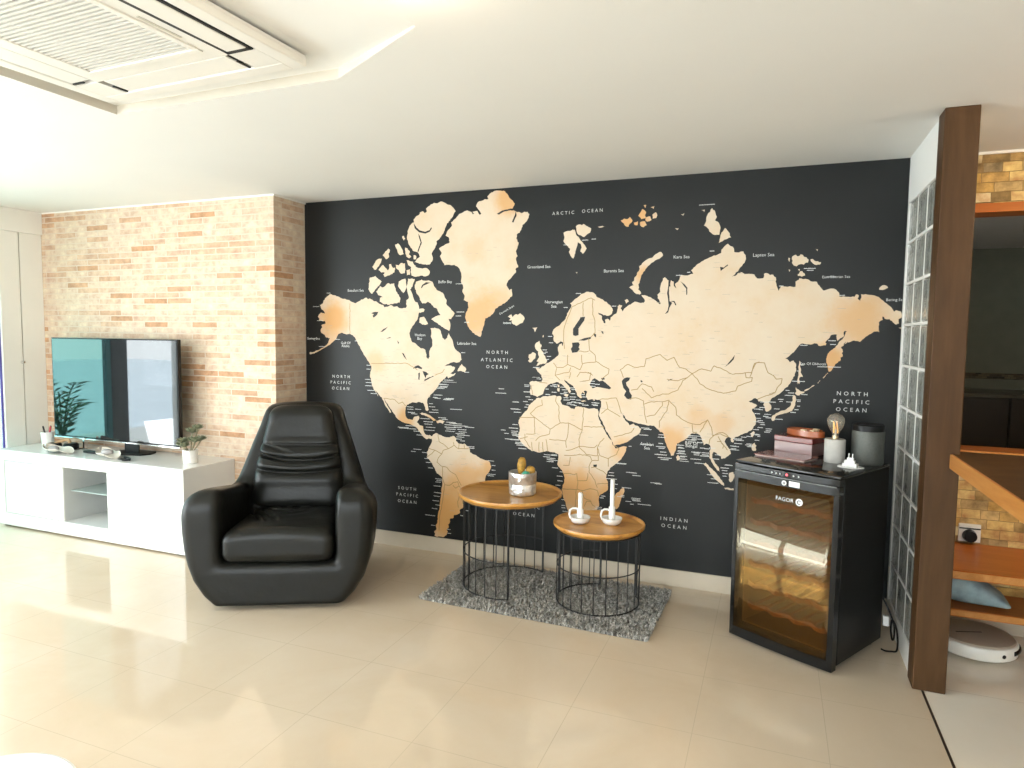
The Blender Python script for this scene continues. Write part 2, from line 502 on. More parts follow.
# outlines of the printed map, millimetres on the wall (x, z)
LAND = [
'-2947,1752 -2916,1743 -2887,1735 -2854,1720 -2822,1716 -2789,1707 -2763,1693 -2737,1685 -2715,1697 -2692,1711 -2673,1714 -2654,1725 -2638,1712 -2622,1718 -2597,1703 -2565,1694 -2538,1678 -2515,1673 -2503,1656 -2471,1664 -2453,1672 -2428,1659 -2404,1663 -2379,1649 -2355,1651 -2337,1651 -2328,1666 -2318,1703 -2294,1713 -2268,1692 -2246,1687 -2237,1666 -2234,1645 -2210,1648 -2193,1640 -2201,1624 -2234,1621 -2240,1598 -2246,1577 -2276,1537 -2300,1508 -2309,1482 -2304,1455 -2288,1421 -2264,1414 -2246,1398 -2219,1380 -2192,1376 -2180,1347 -2174,1316 -2162,1311 -2153,1326 -2156,1347 -2150,1374 -2133,1400 -2133,1431 -2145,1463 -2141,1494 -2148,1515 -2116,1520 -2086,1513 -2069,1495 -2057,1453 -2039,1438 -2022,1454 -2013,1485 -1993,1454 -1978,1418 -1964,1382 -1941,1364 -1924,1352 -1916,1311 -1929,1296 -1952,1290 -1975,1295 -1998,1289 -2023,1278 -2044,1264 -2021,1269 -1992,1270 -1963,1258 -1972,1240 -1986,1227 -2003,1216 -2021,1203 -2038,1183 -2067,1161 -2088,1129 -2104,1107 -2126,1086 -2143,1064 -2161,1047 -2086,1140 -2103,1116 -2127,1091 -2151,1063 -2164,1047 -2171,1029 -2166,994 -2159,968 -2168,959 -2180,961 -2192,992 -2204,1013 -2234,1017 -2252,1010 -2277,1012 -2307,1003 -2328,993 -2338,974 -2340,953 -2338,915 -2319,895 -2283,891 -2270,914 -2240,923 -2230,910 -2242,890 -2252,879 -2228,857 -2201,853 -2198,821 -2186,801 -2165,795 -2150,798 -2132,786 -2138,769 -2158,774 -2177,766 -2198,779 -2213,799 -2228,814 -2252,840 -2289,856 -2325,864 -2356,871 -2384,882 -2405,895 -2430,926 -2449,952 -2468,973 -2489,999 -2509,1026 -2502,1004 -2477,971 -2452,933 -2464,932 -2489,967 -2509,998 -2527,1034 -2549,1051 -2568,1072 -2587,1088 -2606,1120 -2555,1040 -2574,1064 -2593,1088 -2608,1120 -2615,1152 -2623,1185 -2620,1207 -2611,1231 -2611,1251 -2624,1267 -2636,1283 -2656,1310 -2675,1331 -2700,1369 -2713,1393 -2732,1423 -2745,1447 -2761,1461 -2791,1472 -2817,1468 -2850,1479 -2883,1471 -2903,1437 -2930,1415 -2970,1388 -2998,1374 -3032,1357 -3073,1337 -3107,1327 -3135,1322 -3135,1334 -3093,1339 -3038,1363 -3004,1380 -2973,1406 -2957,1440 -2990,1444 -3003,1464 -3030,1475 -3037,1497 -3023,1514 -3030,1531 -2993,1544 -2998,1562 -3029,1562 -3050,1566 -3047,1581 -3060,1592 -3049,1609 -3033,1622 -2998,1613 -3011,1636 -3029,1647 -3042,1675 -3015,1686 -3008,1708 -2987,1728 -2967,1741',
'-2571,1764 -2552,1785 -2540,1801 -2525,1792 -2508,1795 -2490,1811 -2477,1821 -2459,1812 -2428,1820 -2422,1794 -2413,1765 -2391,1740 -2379,1719 -2385,1688 -2428,1683 -2465,1674 -2515,1681 -2542,1696 -2540,1721 -2515,1726 -2552,1739',
'-2621,1861 -2577,1871 -2527,1832 -2546,1806 -2565,1790 -2584,1769 -2603,1748 -2622,1764 -2633,1783',
'-2391,1830 -2367,1843 -2340,1848 -2331,1795 -2340,1772 -2357,1752 -2377,1775 -2397,1799',
'-2319,1848 -2288,1849 -2268,1844 -2285,1795 -2304,1774 -2285,1742 -2270,1701 -2244,1671 -2282,1648 -2331,1669 -2333,1701 -2312,1722 -2325,1764 -2331,1790',
'-2258,1826 -2235,1833 -2217,1840 -2193,1832 -2164,1834 -2134,1823 -2122,1794 -2102,1769 -2081,1761 -2058,1750 -2044,1726 -2028,1699 -2032,1680 -2014,1660 -1994,1639 -1969,1616 -1983,1593 -1994,1577 -2013,1579 -1999,1541 -2007,1500 -2028,1510 -2055,1524 -2086,1541 -2116,1559 -2142,1575 -2116,1592 -2095,1600 -2071,1603 -2093,1629 -2104,1650 -2128,1658 -2145,1681 -2169,1693 -2187,1681 -2208,1681 -2228,1704 -2234,1728 -2252,1746 -2268,1791',
'-2228,1587 -2198,1593 -2181,1569 -2166,1546 -2189,1537 -2210,1540 -2234,1554',
'-2177,2286 -2184,2304 -2165,2318 -2148,2330 -2124,2339 -2098,2334 -2073,2345 -2050,2337 -2027,2323 -2004,2318 -1981,2297 -1965,2276 -1981,2255 -1994,2233 -2015,2214 -2031,2191 -2043,2167 -2051,2147 -2060,2133 -2072,2116 -2085,2100 -2106,2087 -2104,2068 -2115,2046 -2129,2028 -2141,2006 -2131,1982 -2138,1957 -2158,1937 -2187,1940 -2211,1941 -2241,1950 -2271,1956 -2253,1976 -2229,1991 -2244,2020 -2271,2028 -2285,2036 -2304,2064 -2319,2087 -2328,2124 -2321,2149 -2321,2170 -2307,2198 -2295,2210 -2273,2219 -2277,2238 -2257,2259 -2235,2268 -2230,2284 -2210,2290 -2194,2276',
'-2331,1971 -2304,1964 -2283,1961 -2273,1940 -2244,1921 -2211,1912 -2176,1915 -2153,1891 -2164,1867 -2187,1860 -2223,1866 -2259,1859 -2292,1868 -2300,1894 -2295,1922 -2319,1939',
'-2552,1911 -2533,1931 -2514,1945 -2496,1925 -2477,1906 -2465,1924 -2467,1948 -2452,1950 -2438,1924 -2421,1925 -2426,1892 -2453,1880 -2477,1872 -2502,1862 -2514,1878 -2502,1893 -2529,1894',
'-2602,1933 -2583,1957 -2564,1980 -2545,1988 -2524,1987 -2533,1960 -2549,1937 -2571,1914 -2587,1917',
'-2416,1944 -2391,1938 -2377,1953 -2343,1950 -2340,1911 -2345,1885 -2377,1884 -2391,1907 -2413,1923',
'-2420,2078 -2397,2086 -2377,2063 -2364,2045 -2352,2013 -2377,2006 -2394,2017 -2403,2043',
'-2519,2010 -2496,2036 -2471,2053 -2460,2042 -2472,2019 -2467,1996 -2489,1982 -2504,1999',
'-2343,2055 -2325,2051 -2304,2024 -2313,2009 -2295,1993 -2313,1983 -2331,1994 -2340,2015',
'-2367,2128 -2352,2135 -2340,2114 -2352,2103',
'-2331,1905 -2304,1910 -2304,1873 -2328,1871',
'-2277,2003 -2256,1997 -2259,1976 -2277,1977',
'-1940,2257 -1910,2266 -1882,2276 -1848,2265 -1810,2269 -1820,2300 -1807,2324 -1783,2330 -1758,2340 -1734,2339 -1742,2354 -1723,2373 -1694,2386 -1662,2387 -1629,2384 -1607,2365 -1594,2344 -1573,2323 -1554,2301 -1568,2270 -1612,2264 -1561,2258 -1509,2238 -1489,2246 -1467,2244 -1454,2229 -1466,2198 -1481,2179 -1500,2165 -1506,2145 -1518,2118 -1537,2109 -1540,2083 -1524,2056 -1533,2021 -1542,2003 -1529,1973 -1541,1959 -1535,1934 -1525,1904 -1544,1893 -1540,1871 -1565,1847 -1591,1823 -1603,1791 -1582,1761 -1566,1768 -1562,1729 -1581,1708 -1605,1687 -1637,1665 -1676,1646 -1689,1621 -1715,1595 -1748,1583 -1754,1550 -1767,1507 -1783,1462 -1808,1474 -1837,1489 -1864,1522 -1881,1552 -1892,1590 -1882,1626 -1868,1651 -1872,1689 -1903,1702 -1896,1728 -1913,1754 -1907,1788 -1924,1824 -1921,1865 -1934,1903 -1952,1921 -1972,1931 -2006,1932 -2044,1930 -2062,1959 -2079,1991 -2065,2010 -2086,2041 -2050,2058 -2007,2078 -2014,2110 -2038,2122 -2021,2156 -1991,2185 -1999,2205 -1965,2228',
'-1592,1594 -1580,1602 -1568,1608 -1563,1599 -1558,1590 -1551,1600 -1542,1607 -1523,1605 -1507,1615 -1492,1604 -1477,1584 -1485,1567 -1495,1553 -1513,1546 -1530,1536 -1545,1544 -1559,1549 -1566,1561 -1561,1571 -1586,1572 -1572,1582',
'-1927,1270 -1915,1285 -1900,1268 -1881,1251 -1890,1232 -1917,1237 -1946,1236 -1940,1251',
'-2030,1207 -2009,1216 -1984,1214 -1957,1222 -1972,1204 -1997,1193 -2014,1186',
'-2230,940 -2210,946 -2190,943 -2166,935 -2142,926 -2120,912 -2100,901 -2120,893 -2138,905 -2166,918 -2192,929 -2214,931',
'-2102,896 -2073,905 -2038,896 -2052,878 -2075,885 -2096,880',
'-2140,784 -2123,802 -2105,813 -2087,807 -2069,802 -2053,795 -2026,789 -1999,791 -1983,797 -1967,801 -1948,785 -1954,770 -1935,755 -1914,753 -1891,756 -1877,744 -1859,737 -1851,715 -1849,700 -1830,690 -1807,686 -1788,674 -1765,664 -1742,657 -1716,654 -1703,636 -1696,621 -1703,598 -1711,581 -1727,563 -1737,543 -1739,522 -1745,499 -1755,484 -1776,470 -1797,461 -1817,444 -1828,429 -1836,414 -1848,406 -1864,387 -1880,373 -1892,359 -1896,340 -1902,319 -1916,313 -1924,303 -1921,285 -1940,273 -1964,267 -1968,247 -1996,236 -1994,216 -2000,204 -2009,195 -2004,178 -2019,164 -2011,147 -2019,124 -2044,104 -2071,106 -2093,97 -2111,105 -2106,122 -2115,138 -2096,155 -2102,179 -2089,205 -2088,235 -2085,265 -2074,301 -2072,336 -2064,386 -2062,425 -2053,475 -2055,514 -2073,527 -2095,538 -2108,561 -2123,585 -2139,610 -2156,629 -2174,642 -2168,662 -2172,679 -2159,702 -2145,727 -2135,748 -2135,770',
'-1113,1731 -1091,1737 -1069,1745 -1045,1742 -1025,1730 -1018,1717 -1008,1709 -991,1702 -971,1692 -947,1675 -924,1653 -913,1631 -917,1615 -933,1602 -952,1600 -969,1603 -987,1613 -1003,1619 -996,1606 -979,1597 -980,1584 -968,1556 -957,1554 -961,1575 -945,1582 -930,1569 -926,1589 -907,1606 -891,1614 -886,1636 -885,1656 -875,1666 -858,1662 -867,1645 -854,1625 -833,1647 -817,1663 -799,1673 -782,1683 -756,1676 -728,1674 -852,1628 -835,1649 -815,1665 -797,1662 -778,1676 -755,1674 -732,1671 -723,1685 -733,1705 -744,1722 -724,1720 -701,1710 -683,1701 -667,1692 -652,1680 -633,1666 -636,1680 -649,1702 -651,1722 -635,1737 -638,1757 -633,1779 -626,1797 -622,1815 -611,1823 -602,1815 -589,1803 -586,1783 -579,1765 -583,1787 -575,1805 -559,1796 -559,1774 -543,1757 -553,1782 -535,1796 -519,1834 -494,1830 -472,1834 -451,1838 -464,1859 -450,1874 -435,1889 -416,1899 -399,1910 -384,1919 -363,1929 -342,1939 -321,1943 -302,1951 -301,1970 -286,1987 -268,2002 -253,1988 -236,1977 -233,1955 -208,1951 -184,1956 -172,1936 -169,1914 -175,1895 -189,1876 -205,1855 -223,1833 -241,1816 -222,1822 -209,1837 -190,1842 -173,1831 -151,1832 -122,1827 -105,1805 -74,1807 -72,1830 -57,1834 -41,1823 -25,1825 -10,1809 -11,1786 -5,1765 4,1743 7,1735 19,1764 38,1759 63,1760 91,1757 90,1784 106,1794 108,1802 128,1797 150,1796 165,1785 196,1782 202,1767 214,1753 229,1735 246,1739 267,1745 292,1738 305,1724 307,1703 328,1703 353,1700 381,1700 387,1712 401,1706 395,1691 409,1679 413,1694 411,1713 442,1710 475,1705 501,1690 522,1670 543,1653 561,1633 568,1621 576,1629 598,1622 613,1602 603,1591 590,1583 593,1560 580,1554 564,1568 552,1577 550,1583 526,1585 517,1598 518,1579 500,1566 500,1545 506,1514 489,1518 474,1512 458,1502 442,1490 427,1475 415,1462 401,1467 387,1470 372,1462 356,1460 343,1449 359,1465 349,1460 341,1453 339,1440 327,1430 335,1422 338,1409 333,1401 338,1384 327,1377 327,1359 319,1358 310,1347 301,1332 292,1316 285,1304 275,1299 270,1310 265,1326 264,1342 260,1360 261,1376 264,1390 271,1404 282,1417 293,1426 303,1438 314,1454 326,1470 337,1483 344,1499 347,1513 352,1518 342,1520 337,1505 340,1492 330,1484 318,1476 309,1466 305,1479 303,1492 305,1500 287,1500 276,1497 271,1484 262,1473 250,1458 256,1452 253,1442 237,1440 218,1440 212,1450 198,1452 188,1447 169,1446 149,1447 130,1448 118,1434 104,1413 89,1396 76,1382 55,1366 67,1362 79,1346 87,1353 97,1356 107,1343 111,1327 112,1311 109,1292 106,1272 98,1257 89,1239 77,1221 66,1207 53,1191 41,1179 35,1172 18,1161 -4,1146 -12,1132 -21,1121 -8,1104 -8,1081 -19,1071 -31,1067 -39,1083 -42,1095 -49,1106 -44,1118 -57,1125 -73,1122 -80,1135 -94,1141 -109,1130 -127,1121 -109,1115 -100,1110 -81,1101 -92,1088 -107,1080 -107,1068 -93,1050 -85,1031 -83,1016 -88,988 -98,971 -110,956 -128,943 -152,933 -171,922 -189,915 -200,905 -202,889 -212,886 -214,906 -226,913 -241,902 -248,884 -236,863 -226,850 -216,835 -212,816 -226,803 -243,788 -261,782 -264,797 -279,804 -290,814 -307,820 -314,804 -314,788 -300,765 -284,742 -272,724 -270,709 -283,715 -297,733 -310,754 -319,771 -329,783 -328,803 -329,823 -322,843 -328,858 -349,865 -362,854 -367,872 -373,891 -381,905 -396,918 -408,922 -425,920 -439,912 -450,900 -465,885 -488,869 -507,856 -512,856 -518,832 -520,811 -531,782 -546,779 -556,802 -565,822 -575,847 -585,869 -592,906 -600,915 -614,916 -628,932 -651,951 -672,952 -693,951 -711,955 -730,958 -749,960 -772,965 -794,971 -815,979 -827,1000 -840,1012 -835,990 -820,969 -805,959 -796,945 -772,956 -763,947 -749,945 -725,928 -731,911 -738,897 -761,881 -784,861 -812,840 -840,830 -864,823 -888,812 -896,834 -903,848 -916,871 -928,892 -943,912 -953,935 -967,963 -979,985 -984,990 -982,1011 -978,1036 -972,1057 -973,1082 -984,1090 -997,1088 -1014,1093 -1031,1092 -1055,1085 -1064,1099 -1068,1116 -1061,1137 -1075,1143 -1084,1138 -1077,1120 -1092,1132 -1101,1119 -1093,1098 -1107,1095 -1120,1105 -1127,1126 -1124,1121 -1131,1131 -1137,1140 -1142,1154 -1149,1163 -1160,1172 -1173,1179 -1187,1188 -1199,1197 -1209,1205 -1208,1197 -1203,1190 -1193,1182 -1182,1171 -1168,1152 -1172,1146 -1165,1130 -1176,1120 -1183,1133 -1193,1147 -1203,1157 -1213,1166 -1223,1175 -1234,1180 -1247,1187 -1259,1189 -1272,1183 -1285,1178 -1298,1177 -1310,1171 -1320,1161 -1331,1152 -1337,1142 -1341,1131 -1346,1112 -1356,1104 -1366,1100 -1384,1089 -1395,1095 -1408,1098 -1429,1101 -1435,1123 -1430,1140 -1430,1158 -1440,1175 -1430,1185 -1419,1189 -1404,1188 -1387,1187 -1358,1185 -1352,1198 -1352,1206 -1359,1217 -1360,1230 -1374,1241 -1387,1252 -1395,1265 -1400,1274 -1387,1273 -1373,1269 -1361,1278 -1348,1284 -1336,1294 -1323,1304 -1302,1315 -1283,1329 -1261,1347 -1249,1359 -1252,1381 -1254,1405 -1244,1423 -1230,1430 -1224,1411 -1220,1435 -1237,1442 -1262,1426 -1283,1448 -1282,1471 -1292,1487 -1288,1506 -1274,1523 -1259,1533 -1239,1548 -1215,1572 -1205,1594 -1193,1620 -1181,1641 -1171,1661 -1181,1675 -1157,1694 -1137,1708',
'-1395,1071 -1386,1082 -1372,1083 -1354,1090 -1336,1096 -1315,1096 -1293,1100 -1273,1104 -1255,1098 -1231,1101 -1225,1083 -1232,1069 -1221,1049 -1200,1044 -1176,1039 -1160,1027 -1141,1023 -1132,1041 -1117,1043 -1098,1041 -1080,1039 -1060,1034 -1038,1033 -1014,1037 -995,1033 -987,1015 -990,989 -981,965 -966,936 -950,908 -937,883 -922,863 -902,844 -896,819 -878,799 -855,805 -830,815 -808,813 -813,791 -821,772 -835,748 -837,745 -850,727 -872,706 -890,690 -908,676 -916,661 -925,646 -930,629 -932,614 -924,597 -920,579 -918,557 -919,539 -932,527 -944,520 -959,509 -971,497 -974,482 -975,468 -971,446 -975,427 -984,415 -988,400 -1004,384 -1019,363 -1041,348 -1067,341 -1093,333 -1123,327 -1146,329 -1156,344 -1162,365 -1170,384 -1180,405 -1185,424 -1198,456 -1207,485 -1214,514 -1208,541 -1197,564 -1195,587 -1201,609 -1209,626 -1215,637 -1230,652 -1245,670 -1241,694 -1238,716 -1238,732 -1246,737 -1265,745 -1285,745 -1316,750 -1339,743 -1363,736 -1390,740 -1417,742 -1441,755 -1464,769 -1483,787 -1497,804 -1510,819 -1510,841 -1501,864 -1499,883 -1505,901 -1511,916 -1508,934 -1497,954 -1478,978 -1456,998 -1445,1021 -1438,1036 -1427,1048 -1411,1060',
'-824,566 -818,552 -820,530 -828,508 -837,482 -846,455 -855,433 -869,426 -879,430 -884,448 -884,464 -876,485 -878,505 -868,522 -857,530 -845,542 -838,553',
'-1396,1431 -1385,1436 -1376,1443 -1373,1430 -1361,1418 -1362,1407 -1369,1397 -1360,1382 -1350,1373 -1343,1353 -1335,1341 -1323,1321 -1328,1308 -1340,1300 -1359,1297 -1378,1290 -1395,1285 -1387,1300 -1378,1310 -1394,1316 -1384,1330 -1377,1346 -1384,1362 -1382,1377 -1395,1386 -1403,1398 -1406,1411 -1404,1421',
'-1447,1354 -1436,1358 -1423,1370 -1409,1368 -1398,1359 -1401,1342 -1407,1329 -1420,1316 -1437,1305 -1451,1318 -1441,1328 -1449,1339',
'-1230,2105 -1214,2112 -1191,2114 -1175,2121 -1160,2120 -1152,2094 -1141,2080 -1113,2047 -1096,2026 -1083,2004 -1092,1989 -1106,1973 -1122,1988 -1114,2011 -1121,2034 -1139,2045 -1143,2020 -1150,1999 -1158,1970 -1166,1947 -1180,1960 -1195,1987 -1187,2008 -1201,2022 -1215,2035 -1230,2055 -1224,2078',
'-1153,2139 -1134,2150 -1115,2145 -1106,2152 -1082,2137 -1058,2124 -1064,2098 -1083,2088 -1102,2073 -1122,2085 -1141,2094 -1149,2117',
'-878,2162 -858,2171 -837,2167 -824,2179 -808,2155 -825,2138 -830,2123 -848,2126 -859,2143',
'-775,2182 -763,2201 -753,2221 -729,2201 -736,2185 -733,2167 -756,2162',
'-733,2171 -705,2176 -696,2155 -720,2146 -733,2157',
'-693,2185 -673,2198 -664,2181 -670,2164 -690,2161',
'-763,2146 -735,2149 -724,2126 -742,2115 -761,2124',
'-800,2144 -776,2151 -777,2129 -796,2132',
'-745,2241 -730,2242 -735,2225',
'-704,2228 -682,2232 -686,2217',
'-531,2177 -511,2183 -518,2170',
'-562,2101 -540,2098 -548,2090',
'-1016,2130 -989,2135 -965,2130 -992,2125',
'-418,2196 -399,2197 -401,2185',
'-1148,1863 -1138,1865 -1141,1855',
'-818,1767 -804,1776 -792,1779 -802,1798 -789,1809 -789,1823 -775,1839 -772,1855 -760,1870 -763,1885 -749,1897 -738,1913 -720,1926 -701,1935 -684,1939 -669,1956 -651,1966 -636,1968 -625,1950 -637,1937 -657,1927 -679,1913 -701,1896 -717,1881 -728,1863 -741,1845 -750,1827 -756,1804 -764,1784 -760,1766 -764,1754 -746,1731 -756,1724 -772,1727 -789,1739 -797,1750',
'-359,2204 -341,2179 -332,2153 -342,2135 -319,2117 -310,2091 -316,2052 -339,2053 -361,2067 -381,2094 -401,2108 -389,2134 -384,2166',
'-286,2090 -267,2067 -252,2036 -288,2025 -317,2008 -310,2039 -304,2065',
'68,1919 77,1926 86,1930 96,1920 105,1923 110,1931 121,1927 127,1917 140,1913 151,1901 148,1885 134,1883 128,1875 110,1878 92,1867 79,1871 68,1887',
'160,1903 171,1904 180,1894 196,1891 212,1886 206,1873 190,1871 166,1887',
'98,1821 107,1829 110,1839 121,1841 134,1827 137,1817 120,1811 103,1815',
'495,1735 498,1749 508,1758 519,1759 535,1746 524,1739 509,1734',
'184,1956 194,1954 192,1945',
'50,1914 58,1911 56,1893 52,1896',
'53,1851 61,1848 57,1838',
'99,1851 109,1852 108,1841',
'592,1538 618,1541 622,1533',
'-843,1691 -829,1699 -818,1684 -834,1671',
'126,1355 132,1349 133,1336 133,1319 137,1304 135,1293 141,1282 148,1268 137,1269 130,1262 132,1245 130,1228 124,1236 120,1224 120,1247 123,1268 124,1290 124,1311 125,1333',
'114,1210 127,1199 139,1189 160,1188 149,1177 133,1166 117,1170 110,1178 118,1190',
'105,1168 115,1161 118,1137 115,1113 108,1093 100,1078 83,1071 71,1065 52,1059 36,1054 26,1050 17,1042 15,1029 4,1017 -4,1030 3,1049 19,1062 36,1071 55,1079 72,1088 85,1099 94,1113 98,1130 100,1147',
'-110,939 -103,947 -94,954 -87,946 -93,930 -100,919 -108,925',
'-103,869 -97,880 -87,889 -77,874 -81,861 -76,848 -90,842 -99,846',
'-517,774 -507,789 -495,774 -498,757 -511,754',
'-360,745 -347,754 -334,743 -322,728 -305,713 -287,698 -269,677 -254,658 -244,644 -242,628 -257,635 -275,648 -291,660 -302,674 -312,686 -325,704 -338,721 -351,736',
'-217,705 -207,709 -195,713 -187,697 -191,676 -198,659 -208,652 -218,665 -217,684',
'-241,617 -224,620 -204,615 -189,617 -189,608 -214,607 -235,609',
'-209,896 -196,895 -201,882 -212,885',
'157,1194 179,1206 205,1226 207,1222 181,1202 160,1190',
'221,1237 232,1252 235,1250 224,1235',
'246,1267 269,1294 272,1292 250,1264',
'-1251,1170 -1241,1173 -1239,1158 -1249,1155',
'-1253,1150 -1239,1152 -1240,1129 -1251,1131',
'-1210,1110 -1187,1116 -1179,1112 -1187,1099 -1204,1104',
'-1101,1079 -1081,1082 -1066,1076 -1086,1072',
'-1027,1087 -1010,1090 -1015,1083',
'-1426,1523 -1390,1526 -1397,1519 -1407,1496 -1412,1512',
'-1351,1480 -1347,1474 -1352,1463 -1356,1470',
]
SEA = [
'-1046,1178 -1040,1197 -1029,1214 -1015,1221 -999,1211 -986,1203 -965,1208 -948,1196 -929,1180 -912,1164 -924,1156 -956,1162 -998,1168 -1028,1159',
'-976,1223 -957,1227 -953,1215 -970,1211',
'-849,1210 -836,1226 -817,1233 -797,1232 -804,1215 -823,1201 -818,1183 -803,1164 -801,1148 -786,1125 -790,1101 -816,1104 -833,1123 -821,1149 -839,1169 -844,1188',
'-209,1380 -215,1354 -236,1331 -264,1307 -246,1329 -223,1358',
'-2282,1241 -2264,1258 -2240,1266 -2207,1249 -2215,1239 -2243,1248',
'-2239,1213 -2226,1217 -2230,1166 -2239,1170',
'-2207,1228 -2180,1223 -2159,1209 -2179,1197 -2183,1180 -2195,1201',
'-2197,1167 -2150,1190 -2140,1186 -2188,1161',
'-2156,1183 -2126,1199 -2121,1193',
'-2369,1348 -2352,1343 -2340,1322 -2328,1299 -2347,1317',
'-2613,1617 -2588,1625 -2553,1626 -2563,1606 -2591,1585 -2601,1598 -2588,1608',
'-2538,1488 -2515,1507 -2475,1525 -2497,1504 -2518,1490',
'-2491,1442 -2459,1454 -2453,1448',
'-2404,1433 -2389,1417 -2396,1406',
'-1164,1434 -1122,1438 -1114,1425 -1121,1406 -1113,1396 -1129,1377 -1161,1372 -1171,1397 -1161,1412',
'-1124,1448 -1088,1463 -1044,1472 -1046,1460 -1088,1448',
'-1158,1482 -1159,1520 -1139,1549 -1120,1575 -1113,1591 -1084,1593 -1090,1568 -1112,1539 -1124,1522 -1123,1482 -1143,1476',
'-1030,1495 -1013,1487 -1013,1468 -1025,1478',
'-982,1509 -969,1505 -967,1488 -977,1495',
'-589,1806 -578,1792 -586,1756 -583,1720 -580,1684 -565,1675 -579,1648 -587,1619 -605,1610 -590,1630 -585,1659 -589,1693 -596,1729 -591,1765',
'-577,1684 -552,1685 -540,1661 -546,1660 -556,1678',
'-524,1800 -500,1782 -481,1759 -482,1719 -487,1721 -488,1755 -508,1780',
'-306,1875 -285,1870 -265,1887 -263,1880 -285,1864 -301,1850',
'-1014,687 -992,691 -990,678 -1010,671',
'-2277,2216 -2257,2187 -2229,2164 -2188,2154 -2155,2164 -2144,2182 -2139,2174 -2155,2152 -2188,2141 -2235,2152 -2269,2182',
'-2241,2146 -2226,2119 -2214,2083 -2228,2052 -2241,2022 -2247,2027 -2235,2058 -2223,2085 -2235,2117',
'-2146,1818 -2128,1815 -2181,1822 -2211,1804 -2220,1783 -2213,1783 -2201,1799',
'-1676,2243 -1636,2262 -1580,2271 -1572,2262 -1628,2253 -1660,2237',
'-1571,2186 -1551,2229 -1545,2257 -1539,2228 -1560,2183',
'-1815,2295 -1782,2249 -1793,2242 -1824,2285',
'-1870,2288 -1831,2251 -1843,2250',
'-2265,1930 -2211,1938 -2176,1927 -2205,1913 -2247,1919',
'-735,1220 -723,1211 -729,1205 -737,1211',
'-581,1217 -564,1231 -546,1233 -568,1223',
'-2163,1681 -2128,1665 -2116,1634 -2095,1624 -2116,1598 -2145,1579 -2151,1565 -2169,1567 -2187,1593 -2184,1629 -2169,1645',
]
